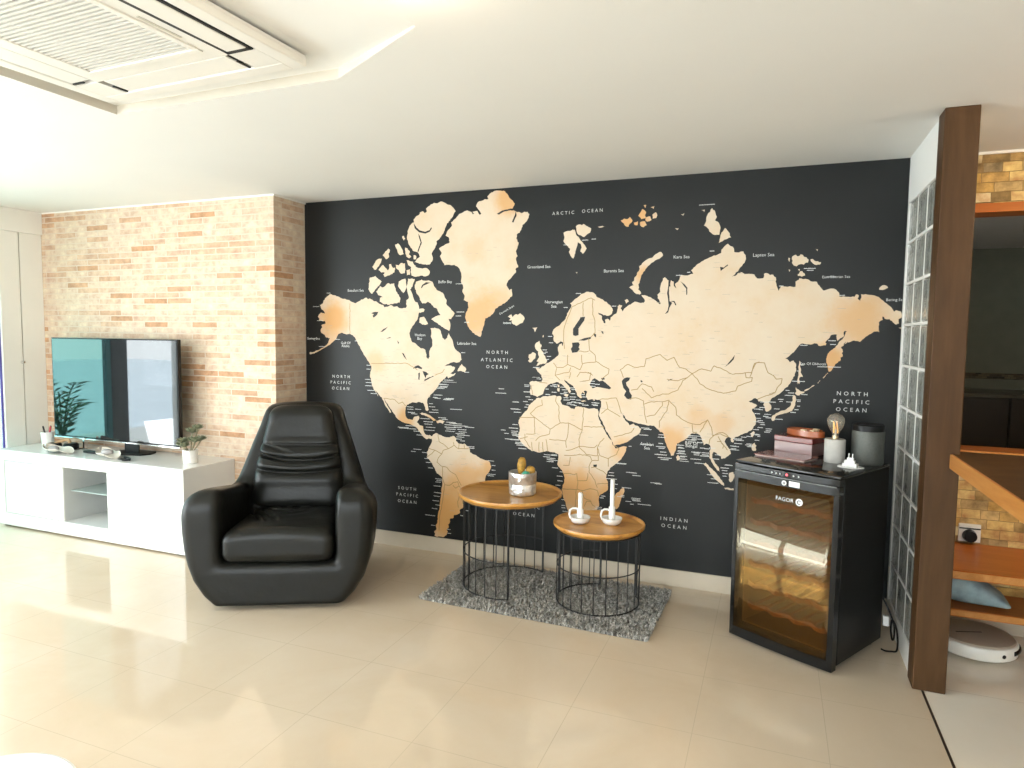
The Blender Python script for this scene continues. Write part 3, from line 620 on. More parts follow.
BORDER = [
'-2785,1685 -2787,1472',
'-2611,1269 -2330,1277 -2282,1255 -2245,1234',
'-2114,1202 -2056,1224 -2042,1246',
'-2512,1028 -2474,1027 -2424,1024 -2393,999 -2362,1011 -2338,985',
'-2087,805 -2080,757 -2036,735 -2009,713 -2047,700 -2058,675 -2085,644 -2095,614 -2052,588 -2019,586 -1992,559 -1955,543 -1933,506 -1912,474',
'-2167,647 -2134,670 -2112,696 -2156,704',
'-2112,696 -2058,675',
'-2009,713 -1967,740 -1972,759',
'-1967,740 -1935,718 -1893,722 -1856,729',
'-1930,753 -1933,721',
'-1893,752 -1891,722',
'-2052,588 -2051,505 -2035,467 -1997,466 -1971,488 -1939,496 -1928,468 -1954,450 -1974,468',
'-2035,467 -2045,398 -2056,328 -2072,247 -2077,147',
'-1912,440 -1938,360 -1932,321',
'-1928,468 -1910,445',
'-1911,391 -1898,349',
'-1430,982 -1394,1019 -1349,1039 -1354,1073',
'-1430,982 -1296,890 -1230,933 -1176,936 -1088,899 -1082,1035',
'-1259,1099 -1263,1069 -1240,1036 -1239,958 -1230,933',
'-1079,919 -950,924',
'-1456,849 -1396,853 -1402,958 -1430,956',
'-1296,890 -1300,859 -1364,838 -1391,810',
'-1176,936 -1179,867 -1192,823 -1187,781',
'-1088,899 -1108,838 -1103,787 -1058,747 -989,744 -990,795 -974,830 -949,857',
'-1300,825 -1192,823',
'-1191,763 -1155,770 -1103,795',
'-1103,795 -1059,794 -1008,794 -991,812',
'-990,795 -972,746 -921,733 -871,762 -855,797 -893,819',
'-1502,952 -1430,956',
'-1465,849 -1465,813 -1427,763',
'-1418,799 -1413,747',
'-1368,803 -1367,741',
'-1345,804 -1339,743',
'-1322,823 -1307,746',
'-1498,816 -1446,832',
'-1200,731 -1146,735 -1101,746 -1034,737 -1022,712 -1040,674 -1039,637 -1001,590 -985,547',
'-1205,616 -1159,620 -1136,614 -1118,623 -1109,572 -1112,524 -1211,518',
'-1113,579 -1053,585 -1046,615 -1047,630',
'-1025,668 -1003,674 -951,652 -929,633',
'-986,569 -920,579',
'-1112,524 -1074,520 -1030,536 -985,529 -977,497',
'-1119,519 -1122,452 -1125,407',
'-1082,516 -1066,473 -1028,462 -1013,434 -998,428',
'-1065,421 -1050,456 -1021,455',
'-920,735 -919,684',
'-1161,723 -1168,671 -1206,668',
'-982,748 -982,715 -1022,712',
'-1211,1396 -1218,1464 -1214,1531 -1195,1589 -1166,1656 -1102,1684 -1049,1707 -1024,1693',
'-1097,1679 -1096,1599',
'-1039,1698 -1037,1608 -1022,1570 -1020,1495 -1044,1471',
'-1058,1461 -1052,1390 -1017,1362 -1012,1324 -982,1306 -928,1279 -932,1250 -970,1220',
'-1190,1358 -1189,1300 -1149,1287 -1109,1269 -1095,1303 -1101,1360',
'-1095,1307 -1011,1319',
'-1121,1384 -1072,1380 -1057,1385',
'-1281,1307 -1260,1279 -1219,1280 -1189,1300',
'-1269,1230 -1229,1241 -1178,1252 -1169,1281',
'-1168,1252 -1178,1213',
'-1128,1225 -1109,1254 -1039,1252 -1048,1208 -1107,1196',
'-1424,1160 -1418,1106',
'-1372,1182 -1320,1179',
'-1260,1274 -1269,1230 -1238,1201',
'-1059,1256 -1029,1238',
'-840,1231 -860,1277 -814,1311 -776,1294 -716,1300 -708,1346 -667,1361 -626,1374 -585,1340 -545,1359 -531,1332 -512,1301 -476,1293 -440,1267 -466,1243 -492,1224 -500,1201 -517,1169 -570,1143',
'-440,1267 -389,1296 -336,1284 -320,1316 -268,1295 -217,1270 -150,1281 -117,1282 -103,1335 -78,1344',
'-440,1267 -409,1236 -395,1210 -342,1180 -264,1161 -197,1177 -189,1204 -115,1234 -112,1256 -145,1254 -150,1281',
'-791,1157 -754,1164 -727,1197 -671,1181 -657,1154',
'-726,1169 -669,1116 -606,1142 -570,1143',
'-800,1105 -762,1112 -715,1095 -709,1039 -703,1002 -693,965',
'-710,1077 -669,1093 -605,1096 -569,1107 -527,1067 -522,1022 -476,992 -431,976 -387,974 -345,1004 -322,960 -316,915 -273,927 -230,912',
'-694,1003 -648,1015 -604,1073 -605,1096',
'-569,1102 -576,1046 -620,979 -619,942',
'-582,1230 -519,1223 -466,1243',
'-431,972 -425,926 -403,928',
'-345,1004 -386,929',
'-880,1106 -865,1069 -845,1013',
'-880,1106 -981,1092',
'-931,1037 -854,994',
'-889,868 -785,903 -767,933',
'-970,1006 -931,1037 -942,1080',
'-125,1260 -106,1315 -96,1337 -81,1341 -51,1339 -31,1285 -2,1270 13,1251 43,1255 39,1228 20,1205 11,1178 -19,1166',
'-80,1135 -38,1156 -7,1165 14,1181',
'-333,865 -329,892 -314,909 -294,926 -260,936 -229,915',
'-284,911 -273,891 -252,861 -257,844',
'-263,876 -231,836',
'-288,882 -265,883',
]
NAMES = [('ARCTIC', -1234, 2223, 0), ('OCEAN', -1052, 2227, 0), ('NORTH', -1662, 1364, 0), ('ATLANTIC', -1665, 1315, 0), ('OCEAN', -1664, 1270, 0), ('NORTH', -2863, 1168, 0), ('PACIFIC', -2868, 1125, 0), ('OCEAN', -2868, 1083, 0), ('SOUTH', -2325, 412, 0), ('PACIFIC', -2325, 366, 0), ('OCEAN', -2325, 320, 0), ('NORTH', 392, 1185, 0), ('PACIFIC', 389, 1142, 0), ('OCEAN', 391, 1099, 0), ('INDIAN', -518, 399, 0), ('OCEAN', -517, 357, 0), ('SOUTH', -1467, 432, 0), ('ATLANTIC', -1466, 380, 0), ('OCEAN', -1465, 324, 0), ('Greenland Sea', -1387, 1902, 1), ('Barents Sea', -913, 1866, 1), ('Kara Sea', -520, 1936, 1), ('Laptev Sea', -78, 1933, 1), ('Norwegian', -1286, 1684, 1), ('Sea', -1285, 1657, 1), ('Baffin Bay', -2039, 1821, 1), ('Beaufort Sea', -2737, 1774, 1), ('Hudson', -2225, 1470, 1), ('Bay', -2229, 1446, 1), ('Labrador Sea', -1879, 1418, 1), ('Bering Sea', -3098, 1435, 1), ('Gulf Of', -2823, 1407, 1), ('Alaska', -2824, 1386, 1), ('Arabian', -689, 838, 1), ('Sea', -688, 814, 1), ('Bay Of', -432, 862, 1), ('Bengal', -431, 845, 1), ('East Siberian Sea', 288, 1806, 2), ('Iceland', -1595, 1553, 2), ('Bering Sea', 570, 1682, 2), ('Denmark Strait', -1599, 1636, 3), ('Sea Of Okhotsk', 195, 1340, 2)]
TICKS = '-3100,1664,54 -3066,1564,54 -2980,1759,33 -3052,1379,54 -2910,1432,40 -2745,1423,26 -3133,1434,68 -1954,1624,57 -1960,1598,40 -1897,1557,34 -1961,1807,45 -1918,1358,28 -2663,1156,45 -2656,1134,51 -2663,1112,58 -2644,1080,58 -2618,1059,51 -2649,1255,32 -2650,1228,32 -2044,1173,70 -2055,1160,104 -2079,1142,70 -2090,1124,70 -2102,1071,47 -2114,1049,47 -2043,1047,70 -1894,1230,34 -2051,1160,99 -2074,1130,58 -2086,1145,59 -2097,1116,58 -2121,1070,53 -2127,1054,36 -2050,1042,58 -2027,1051,58 -1997,981,86 -2156,1010,29 -2156,989,47 -2132,969,47 -2156,952,71 -2325,980,48 -2325,964,48 -2264,967,48 -2319,943,55 -2295,934,49 -2085,919,59 -2061,909,47 -2026,892,70 -1979,885,69 -2038,874,70 -1968,873,104 -1887,867,68 -2038,858,82 -2026,846,70 -2032,832,70 -1944,848,68 -1933,833,57 -1956,821,69 -1944,811,91 -1950,798,58 -1956,784,46 -1921,773,34 -1968,862,58 -2003,887,58 -2222,906,72 -2198,886,72 -2192,870,60 -2180,849,72 -2192,829,60 -2162,829,48 -2399,836,86 -2338,850,74 -2325,830,73 -2387,831,62 -2276,816,48 -2252,791,48 -2276,692,61 -2294,675,36 -2209,674,36 -2191,634,30 -2179,608,36 -2161,572,36 -1863,739,45 -1852,729,34 -2119,452,54 -2107,502,48 -2107,480,42 -2100,406,41 -2118,382,47 -1722,656,45 -1693,627,27 -1693,596,28 -1721,568,56 -1721,557,45 -1649,1131,38 -1671,1103,76 -1551,1050,43 -1561,1004,64 -1539,985,48 -1472,1163,37 -1477,1118,42 -1576,881,65 -1559,862,48 -1554,842,49 -1602,809,97 -1531,783,64 -1509,754,53 -1521,829,32 -1630,865,33 -1608,844,33 -2182,245,77 -2132,295,43 -2127,350,49 -2116,407,43 -2117,452,50 -2138,178,33 -2012,137,27 -2017,164,27 -1916,269,21 -1879,307,26 -2105,322,38 -2097,491,38 -1472,1154,32 -1477,1119,42 -1463,1087,32 -1444,1070,31 -1479,1056,32 -1460,1037,21 -1470,1021,21 -1415,1213,42 -1416,1275,26 -1391,1204,31 -1300,1163,31 -1285,1171,36 -1289,1124,31 -1330,1142,20 -1330,1108,31 -1274,1159,20 -1233,1158,30 -1223,1142,31 -1233,1117,41 -1212,1127,25 -1173,1156,31 -1162,1146,30 -1167,1120,30 -1172,1100,41 -1212,1079,41 -1171,1085,35 -1141,1065,40 -1161,1069,30 -1111,1061,30 -1091,1053,40 -1102,1117,25 -1092,1103,30 -1032,1070,30 -1021,1054,29 -1031,1058,39 -1191,1055,25 -1054,1187,39 -1039,1171,30 -1044,1202,29 -1014,1184,29 -1012,1069,29 -1212,1093,31 -1166,1051,26 -1131,1082,30 -1186,1063,30 -1145,1048,20 -1569,882,56 -1559,851,42 -1550,834,38 -1568,806,66 -1530,791,51 -1521,774,57 -1506,753,56 -1551,905,38 -1552,1051,42 -1566,1006,56 -1542,985,42 -1334,726,54 -1339,713,46 -1316,706,46 -1297,694,54 -1315,684,45 -1284,730,36 -869,707,58 -797,818,17 -733,892,41 -726,934,49 -791,934,41 -1279,647,39 -1228,625,19 -1247,597,38 -1243,567,35 -1254,538,31 -1315,696,47 -1307,685,39 -1296,705,39 -1284,725,38 -1214,450,20 -1213,413,23 -1213,398,27 -1205,376,39 -914,648,32 -921,630,40 -932,610,66 -884,579,26 -883,552,22 -833,563,57 -810,659,50 -792,658,49 -770,643,49 -661,609,56 -636,605,41 -860,505,43 -839,514,22 -774,504,56 -770,496,49 -767,489,50 -809,481,35 -780,466,21 -734,471,80 -865,710,57 -723,835,63 -734,891,52 -990,426,37 -997,415,44 -1012,405,44 -962,498,29 -969,486,25 -638,782,35 -622,900,32 -626,885,45 -621,848,28 -634,829,55 -620,820,36 -642,781,73 -610,798,36 -623,764,82 -605,754,46 -516,846,44 -507,829,36 -511,810,45 -515,796,54 -501,778,36 -496,765,45 -455,897,53 -450,870,44 -456,906,80 -429,889,71 -431,811,53 -417,806,35 -373,811,43 -381,792,52 -204,905,50 -187,897,42 -203,860,34 -219,841,51 -127,865,41 -136,874,33 -87,904,25 -738,892,51 -97,1080,32 -92,1054,28 -83,1028,24 -113,938,49 -711,927,47 -195,878,42 -331,842,35 -383,838,26 -99,1009,33 -114,870,21 -129,880,29 -196,899,37 -217,862,33 -213,847,30 -507,833,28 -506,813,39 -502,801,32 -493,782,39 -497,765,32 -496,753,54 -446,906,46 -465,881,54 -399,869,31 -434,883,31 -416,796,31 -370,799,38 -434,770,61 -410,748,53 -359,836,30 -312,780,38 -298,805,30 -243,750,44 -265,732,45 -257,717,30 -253,701,30 -252,685,22 -339,686,38 -334,640,60 -316,664,30 -66,1121,43 -23,1123,39 -68,1090,29 -71,1078,21 -42,1053,36 -48,1041,28 -34,1034,29 7,1086,28 16,1029,39 -76,1016,29 -69,1005,29 -61,994,25 -75,977,29 -96,964,29 -88,934,29 -73,926,15 -31,972,32 -31,961,28 -38,953,29 -131,923,29 -160,917,29 92,1071,28 112,1087,21 125,1107,14 124,1133,17 120,1141,21 60,1164,42 69,1128,28 143,1172,31 26,1140,28 34,1129,17 128,1440,36 217,1326,48 270,1326,62 94,1243,64 63,1191,20 76,1178,30 134,1333,15 264,1467,38 275,1447,28 116,1300,12 129,1854,58 144,1844,33 243,1807,42 307,1708,28 8,1762,22 -364,1964,25 -486,1848,18 -547,1832,35 -1620,1554,50 -1320,1471,27 -1313,1432,27 -1353,1387,27 -1339,1373,20 -1325,1347,27 -1414,1276,42 -1420,1213,49 -1360,1366,28 -1332,1328,21 -431,2224,86 -1229,2031,34 -1145,1735,33 -1113,2055,39 -1053,2059,28 -1222,1650,28 -920,1657,27'
BLOBS = [(-1.635, 1.47, 0.16, 0.95), (-1.68, 1.292, 0.2, 0.5), (-0.754, 0.16, 0.26, 1.0), (-0.607, 0.378, 0.22, 0.75), (-0.426, 0.495, 0.12, 0.8), (0.152, 0.418, 0.24, 0.95), (0.387, 0.41, 0.14, 0.9), (1.692, 1.48, 0.2, 0.7), (1.558, 1.264, 0.13, 0.9), (0.892, 0.912, 0.09, 0.4), (1.014, 0.88, 0.09, 0.45), (0.737, 0.774, 0.12, 0.75), (-0.522, 1.506, 0.2, 0.8), (-0.547, 1.923, 0.12, 0.35), (-0.307, 2.226, 0.13, 0.8), (0.485, 2.078, 0.16, 0.9), (-1.065, 0.802, 0.1, 0.8), (-0.871, 0.766, 0.08, 0.9), (0.46, 0.694, 0.1, 0.6), (-1.304, 1.194, 0.1, 0.5), (0.553, 1.74, 0.07, 0.7), (-0.368, 1.602, 0.12, 0.5)]
DENSE = [(-2424, 1194, 236, 177, 0.75), (-1304, 1230, 177, 147, 0.85), (-1330, 818, 265, 177, 0.5), (-392, 1116, 354, 206, 0.55), (-613, 868, 177, 118, 0.6), (-1925, 676, 206, 177, 0.4)]

# ================================================================== THE SETTING
H = 2.4
XR = 0.605        # glass-block partition plane
M_ALU = pm('grey_aluminium', (0.13, 0.15, 0.17), 0.35, 0.3)
M_FRAMEW = pm('white_joinery', (0.80, 0.79, 0.75), 0.35, var=0.01)
M_TEAL = pane_mat('teal_tinted_glass', (0.58, 0.82, 0.78))
M_CLEAR = pane_mat('clear_glass', (0.93, 0.96, 0.96))
M_PILLAR = wood_mat('brown_stained_wood', (0.042, 0.019, 0.007), (0.062, 0.029, 0.010), (0.082, 0.040, 0.015), 0.50, 'Z')
M_ORANGE = wood_mat('orange_varnished_wood', (0.34, 0.085, 0.012), (0.41, 0.115, 0.018), (0.46, 0.145, 0.026), 0.30, 'X', coat=0.1)
M_COUNTER = wood_mat('golden_wood_edge', (0.36, 0.14, 0.03), (0.48, 0.20, 0.05), (0.58, 0.27, 0.08), 0.3, 'Y', coat=0.2)
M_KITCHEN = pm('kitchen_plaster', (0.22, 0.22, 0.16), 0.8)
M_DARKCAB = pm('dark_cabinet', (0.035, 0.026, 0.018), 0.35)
M_CONC = pm('terrace_stone', (0.80, 0.77, 0.70), 0.7, var=0.05)

struct(MB().box(-5.51, 0.628, -7.2, 0.0, -0.08, 0.0).build('floor', M_FLOOR))
f2 = struct(MB().box(0.638, 3.2, -7.2, 4.2, -0.08, 0.0).build('floor', M_FLOOR_R))
struct(MB().box(0.628, 0.638, -7.2, 0.0, -0.08, 0.0005).build('trim_1', pm('dark_metal_strip', (0.05, 0.035, 0.025), 0.4, 0.5)))

# ceiling with the recess the air conditioner sits in
hole = [(-2.665, -1.858), (-1.515, -1.875), (-1.047, -2.139), (-1.031, -2.306), (-1.0, -3.16), (-2.665, -3.16)]
outer = [(-5.75, -7.3), (3.3, -7.3), (3.3, 4.3), (-5.75, 4.3)]
m = MB(); bm = m.bm
def loop(pts, z):
    v = [bm.verts.new((p[0], p[1], z)) for p in pts]
    e = [bm.edges.new((v[i], v[(i + 1) % len(v)])) for i in range(len(v))]
    return v, e
vh, eh = loop(hole, H); vo_, eo = loop(outer, H)
bmesh.ops.triangle_fill(bm, use_beauty=True, edges=eh + eo)
zt = H + 0.037
top = [(-2.665, -1.858, zt), (-1.515, -1.875, zt), (-1.047, -2.139, H + 0.006), (-1.031, -2.306, H + 0.003), (-1.0, -3.16, H + 0.003), (-2.665, -3.16, zt)]
vt = [bm.verts.new(p) for p in top]
mid = bm.verts.new((-1.515, -3.16, zt))
bm.faces.new((vt[0], vt[1], mid, vt[5]))
bm.faces.new((vt[1], vt[2], vt[3], vt[4], mid))
for i in range(6):
    j = (i + 1) % 6
    if i == 4:
        bm.faces.new((vh[i], vh[j], vt[j], mid, vt[i]))
    else:
        bm.faces.new((vh[i], vh[j], vt[j], vt[i]))
bm.normal_update()
vb = [bm.verts.new((p[0], p[1], H + 0.15)) for p in outer]
bm.faces.new(vb)
for i in range(4):
    bm.faces.new((vo_[i], vo_[(i + 1) % 4], vb[(i + 1) % 4], vb[i]))
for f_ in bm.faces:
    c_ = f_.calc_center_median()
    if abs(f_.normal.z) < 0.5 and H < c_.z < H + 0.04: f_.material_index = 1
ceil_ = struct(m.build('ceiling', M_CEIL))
ceil_.data.materials.append(pm('shaded_recess_edge', (0.58, 0.535, 0.455), 0.8, var=0.01))  # darker beige puts shade into the colour of the recess walls

# back wall behind the map; stone wall to the right with the opening to the kitchen
struct(MB().box(-5.75, XR, 0.0, 0.14, 0.0, H).build('wall_back', M_WHITE))
struct(MB().box(-3.1665, XR, -0.012, 0.0, 0.0, 0.0985).build('baseboard_back', M_SKIRT))
m = MB()
m.box(XR, 3.2, 0.0, 0.14, 0.0, 0.92); m.box(XR, 3.2, 0.0, 0.14, 2.151, H)
m.box(XR, 0.82, 0.0, 0.14, 0.92, 2.151); m.box(2.35, 3.2, 0.0, 0.14, 0.92, 2.151)
struct(m.build('wall_stone', M_STONE))
struct(MB().box(0.82, 2.35, -0.012, 0.15, 2.107, 2.151).build('trim_2', M_ORANGE))
struct(MB().box(0.80, 2.37, -0.03, 0.16, 0.89, 0.925, 0.004).build('trim_3', M_ORANGE))
struct(MB().box(XR, 3.2, -0.012, 0.0, 0.0, 0.09).build('baseboard_stone', M_SKIRT))
struct(MB().box(XR, 3.2, -0.012, 0.0, H - 0.012, H).build('trim_4', M_WHITE))
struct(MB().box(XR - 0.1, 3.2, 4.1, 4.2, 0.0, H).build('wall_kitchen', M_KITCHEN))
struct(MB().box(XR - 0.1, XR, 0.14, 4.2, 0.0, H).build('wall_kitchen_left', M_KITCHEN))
struct(MB().box(3.2, 3.3, -7.3, 4.3, 0.0, H).build('wall_right', M_WHITE))

# brick-clad chimney breast behind the television
struct(MB().box(-5.51, -3.1665, -0.323, 0.0, 0.0, H).build('wall_brick', M_BRICK))
struct(MB().box(-5.51, -3.155, -0.3295, 0.0, H - 0.010, H).build('trim_5', M_WHITE))

# left wall: white door reveal, roller-shutter box and sliding terrace doors
m = MB()
m.box(-5.75, -5.51, -0.66, 0.0, 0.0, H)
struct(m.build('wall_left', M_FRAMEW))
struct(MB().box(-5.75, -5.47, -6.6, -0.323, 2.225, H, 0.004).build('trim_6', M_FRAMEW))
m = MB()
m.box(-5.51, -5.487, -0.495, -0.323, 0.0, 2.225, 0.003)
m.box(-5.51, -5.482, -0.648, -0.503, 0.0, 2.225, 0.003)
d1 = struct(m.build('door_1', M_FRAMEW))
MB().lathe([(0, 0), (0.013, 0.0), (0.013, 0.018), (0.008, 0.026), (0, 0.028)], 14, M=Matrix.Translation((-5.482, -0.51, 1.22)) @ Matrix.Rotation(PI / 2, 4, 'Y')).build('door_knob', M_CHROME, d1, 40)
MB().box(-5.54, -5.50, -0.660, -0.648, 0.0, 2.225).build('blue_seal', pm('blue_seal_strip', (0.10, 0.08, 0.35), 0.5), d1)
# sliding pane with tinted glass, dark meeting post, clear pane
m = MB()
m.box(-5.62, -5.56, -0.70, -0.66, 0.0, 2.225); m.box(-5.62, -5.56, -1.28, -0.70, 0.0, 0.05); m.box(-5.62, -5.56, -1.28, -0.70, 2.17, 2.225)
w1 = struct(m.build('window_1', M_FRAMEW))
MB().box(-5.594, -5.588, -1.28, -0.70, 0.05, 2.17).build('tinted_pane', M_TEAL, w1)
struct(MB().box(-5.64, -5.53, -1.445, -1.28, 0.0, 2.225, 0.004).build('trim_7', M_ALU))
m = MB()
m.box(-5.62, -5.56, -2.12, -2.04, 0.0, 2.225); m.box(-5.62, -5.56, -2.04, -1.445, 0.0, 0.05); m.box(-5.62, -5.56, -2.04, -1.445, 2.17, 2.225)
w2 = struct(m.build('window_2', M_FRAMEW))
MB().box(-5.594, -5.588, -2.04, -1.445, 0.05, 2.17).build('clear_pane', M_CLEAR, w2)
struct(MB().box(-5.75, -5.51, -2.30, -2.12, 0.0, 2.225).build('wall_left_pier', M_WHITE))
m = MB()
for ya in (-2.36, -4.40, -4.50, -6.60):
    m.box(-5.62, -5.56, ya, ya + 0.06, 0.0, 2.225)
m.box(-5.62, -5.56, -6.6, -2.3, 0.0, 0.05); m.box(-5.62, -5.56, -6.6, -2.3, 2.17, 2.225)
w3 = struct(m.build('window_3', M_FRAMEW))
MB().box(-5.594, -5.588, -4.40, -2.36, 0.05, 2.17).build('clear_pane', M_CLEAR, w3)
MB().box(-5.594, -5.588, -6.54, -4.50, 0.05, 2.17).build('clear_pane', M_CLEAR, w3)
struct(MB().box(-5.75, -5.51, -7.3, -6.6, 0.0, H).build('wall_left_end', M_WHITE))
# wall with a wide window behind the camera
m = MB()
m.box(-5.75, -4.45, -7.3, -7.2, 0, H); m.box(1.25, 3.3, -7.3, -7.2, 0, H); m.box(-4.45, 1.25, -7.3, -7.2, 0, 0.28); m.box(-4.45, 1.25, -7.3, -7.2, 2.3, H)
struct(m.build('wall_front', M_WHITE))
m = MB()
for xa in (-4.45, -2.57, -0.67, 1.20): m.box(xa, xa + 0.05, -7.27, -7.22, 0.28, 2.3)
m.box(-4.45, 1.25, -7.27, -7.22, 0.28, 0.33); m.box(-4.45, 1.25, -7.27, -7.22, 2.25, 2.3)
w4 = struct(m.build('window_4', M_FRAMEW))
MB().box(-4.40, 1.20, -7.247, -7.243, 0.33, 2.25).build('clear_pane', M_CLEAR, w4)

# outside: terrace, low parapet and the sea below
struct(MB().box(-9.2, -5.75, -9.0, 3.0, -0.12, -0.02).build('terrace_floor', M_CONC))
m_sea = pm('pale_sea', (0.72, 0.82, 0.86), 0.25, var=0.08, scale=0.6, bmp=0.3, bscale=2.0, bdist=0.05)
struct(MB().box(-120.0, -9.2, -90, 60, -4.1, -4.0).build('sea', m_sea))

# glass-block partition: frame, thirty blocks, white paint above and a plinth below
pz0, pz1 = 0.108, 2.170
py0, py1 = -0.690, -0.040
rows, cols = 10, 3
ph, pw = (pz1 - pz0) / rows, (py1 - py0) / cols
m = MB()
m.box(XR, XR + 0.09, -0.695, 0.0, pz1 - 0.004, H)
m.box(XR, XR + 0.09, -0.695, 0.0, 0.0, pz0 + 0.004)
m.box(XR, XR + 0.09, py1 - 0.004, 0.0, pz0, pz1)
g = 0.0065
for r in range(rows + 1):
    m.box(XR + 0.003, XR + 0.087, py0, py1, pz0 + r * ph - g, pz0 + r * ph + g)
for c in range(cols + 1):
    m.box(XR + 0.003, XR + 0.087, py0 + c * pw - g, py0 + c * pw + g, pz0, pz1)
wp = struct(m.build('wall_partition', M_WHITE))
mg, nt, b = new_mat('rippled_glass_block')
v = coords(nt, (1, 1, 0.55))
n1 = noise(nt, v, 17, 2, 0.5, 2.5)
r_ = ramp(nt, [(0.3, (0.30, 0.315, 0.28)), (0.7, (0.48, 0.49, 0.45))], n1)
nt.links.new(r_.outputs[0], b.inputs['Base Color'])
b.inputs['Roughness'].default_value = 0.06
b.inputs['Transmission Weight'].default_value = 0.35
b.inputs['IOR'].default_value = 1.45
bump(nt, n1, b, 0.55, 0.02)
blk = None
for r in range(rows):
    for c in range(cols):
        yc, zc = py0 + (c + 0.5) * pw, pz0 + (r + 0.5) * ph
        if blk is None:
            hw, hh = pw / 2 - g, ph / 2 - g
            blk = MB().box(-0.042, 0.042, -hw, hw, -hh, hh, 0.010, 3).build('glass_block', mg, wp, 40)
            o = blk
        else:
            o = blk.copy(); COL.objects.link(o)
        o.parent = wp
        o.location = (XR + 0.045, yc, zc)
# wooden post closing the partition
m = MB()
m.box(0.595, 0.717, -0.803, -0.690, 0.0, H, 0.004)
struct(m.build('trim_8', M_PILLAR))

# ================================================================== MAP MURAL
mm, nt, b = new_mat('mural_black_print')
v = coords(nt, (1, 1, 1))
n1 = noise(nt, v, 1.1, 3, 0.5)
r_ = ramp(nt, [(0.3, (0.0085, 0.0092, 0.0090)), (0.7, (0.0125, 0.0138, 0.0138))], n1)
nt.links.new(r_.outputs[0], b.inputs['Base Color'])
b.inputs['Roughness'].default_value = 0.42
b.inputs['Specular IOR Level'].default_value = 0.25
M_SEA = mm
ml, nt, b = new_mat('mural_land_print')
tc = nt.nodes.new('ShaderNodeTexCoord')
v = tc.outputs['Object']
nz = noise(nt, v, 4.5, 6, 0.65)
base = ramp(nt, [(0.30, (0.62, 0.465, 0.30)), (0.50, (0.635, 0.51, 0.37)), (0.70, (0.645, 0.54, 0.41))], nz)
col = base.outputs[0]
def blob(col, x, z, rad, tint, amt):
    d = nt.nodes.new('ShaderNodeVectorMath'); d.operation = 'DISTANCE'
    d.inputs[1].default_value = (x, 0, z)
    nt.links.new(v, d.inputs[0])
    ns = nt.nodes.new('ShaderNodeMath'); ns.operation = 'MULTIPLY_ADD'; ns.inputs[1].default_value = rad * 0.9
    nt.links.new(nz, ns.inputs[0]); nt.links.new(d.outputs['Value'], ns.inputs[2])
    mr = nt.nodes.new('ShaderNodeMapRange'); mr.interpolation_type = 'SMOOTHSTEP'
    mr.inputs[1].default_value = rad * 0.75; mr.inputs[2].default_value = rad * 1.5
    mr.inputs[3].default_value = amt; mr.inputs[4].default_value = 0.0
    nt.links.new(ns.outputs[0], mr.inputs[0])
    mx = nt.nodes.new('ShaderNodeMix'); mx.data_type = 'RGBA'
    nt.links.new(mr.outputs[0], mx.inputs['Factor']); nt.links.new(col, mx.inputs['A'])
    mx.inputs['B'].default_value = (*tint, 1)
    return mx.outputs['Result']
OR = (0.61, 0.32, 0.105)
for (x, z, rad, amt) in BLOBS:
    col = blob(col, x, z, rad, OR, amt)
nt.links.new(col, b.inputs['Base Color'])
b.inputs['Roughness'].default_value = 0.5
M_LAND = ml
M_LINE = pm('mural_border_ink', (0.30, 0.19, 0.06), 0.5)
M_INK = pm('mural_white_ink', (0.62, 0.62, 0.60), 0.5)
M_GREYINK = pm('mural_grey_ink', (0.40, 0.34, 0.27), 0.5)

mural = thing('world_map_mural', 'black and gold world map mural covering the wall behind the coffee tables', 'mural', (-1.28, 0.0, 0.0985))
MO = Vector((-1.28, 0.0, 0.0985))
def mpt(p, d):
    return (p[0] / 1000 - MO.x, -d - MO.y, p[1] / 1000 - MO.z)
XL = -3.1665
MB().box(XL - MO.x, XR - MO.x, -0.003, 0.0, 0.0, H - MO.z).build('printed_sheet', M_SEA, mural)

def dec(s):
    return [tuple(int(q) for q in t.split(',')) for t in s.split()]
def rough_outline(pts, amp):
    """a finer, slightly crinkled coast between the traced points"""
    out = []
    n = len(pts)
    for i in range(n):
        a, b_ = pts[i], pts[(i + 1) % n]
        out.append(a)
        L = math.hypot(b_[0] - a[0], b_[1] - a[1])
        k = int(L // 14)
        for j in range(1, k + 1):
            t = j / (k + 1)
            o = rng.uniform(-amp, amp)
            nx, nz_ = -(b_[1] - a[1]) / L, (b_[0] - a[0]) / L
            out.append((a[0] + t * (b_[0] - a[0]) + o * nx, a[1] + t * (b_[1] - a[1]) + o * nz_))
    return out
def sheet(name, pts, d, mat, amp):
    zlo, zhi = 99.5, 2397
    pts = [(min(max(x, XL * 1000 + 1), XR * 1000 - 1), min(max(z, zlo), zhi)) for x, z in pts]
    pts = rough_outline(pts, amp)
    res = delaunay_2d_cdt([Vector((x, z)) for x, z in pts], [], [list(range(len(pts)))], 1, 1e-4)
    bm = bmesh.new()
    vs_ = [bm.verts.new(mpt((v_.x, v_.y), d)) for v_ in res[0]]
    for f in res[2]:
        try: bm.faces.new([vs_[i] for i in f])
        except ValueError: pass
    for f in bm.faces:
        f.normal_update()
        if f.normal.y > 0: f.normal_flip()
    me = bpy.data.meshes.new(name); bm.to_mesh(me); bm.free()
    me.materials.append(mat)
    o = bpy.data.objects.new(name, me); COL.objects.link(o); o.parent = mural
    return o
LANDP = [dec(s) for s in LAND]
for i_, pts in enumerate(LANDP):
    sheet('landmass', pts, 0.0036 + 8e-6 * i_, M_LAND, 3.0)
for i_, s in enumerate(SEA):
    sheet('inland_water', dec(s), 0.0044 + 4e-6 * i_, M_SEA, 1.0)

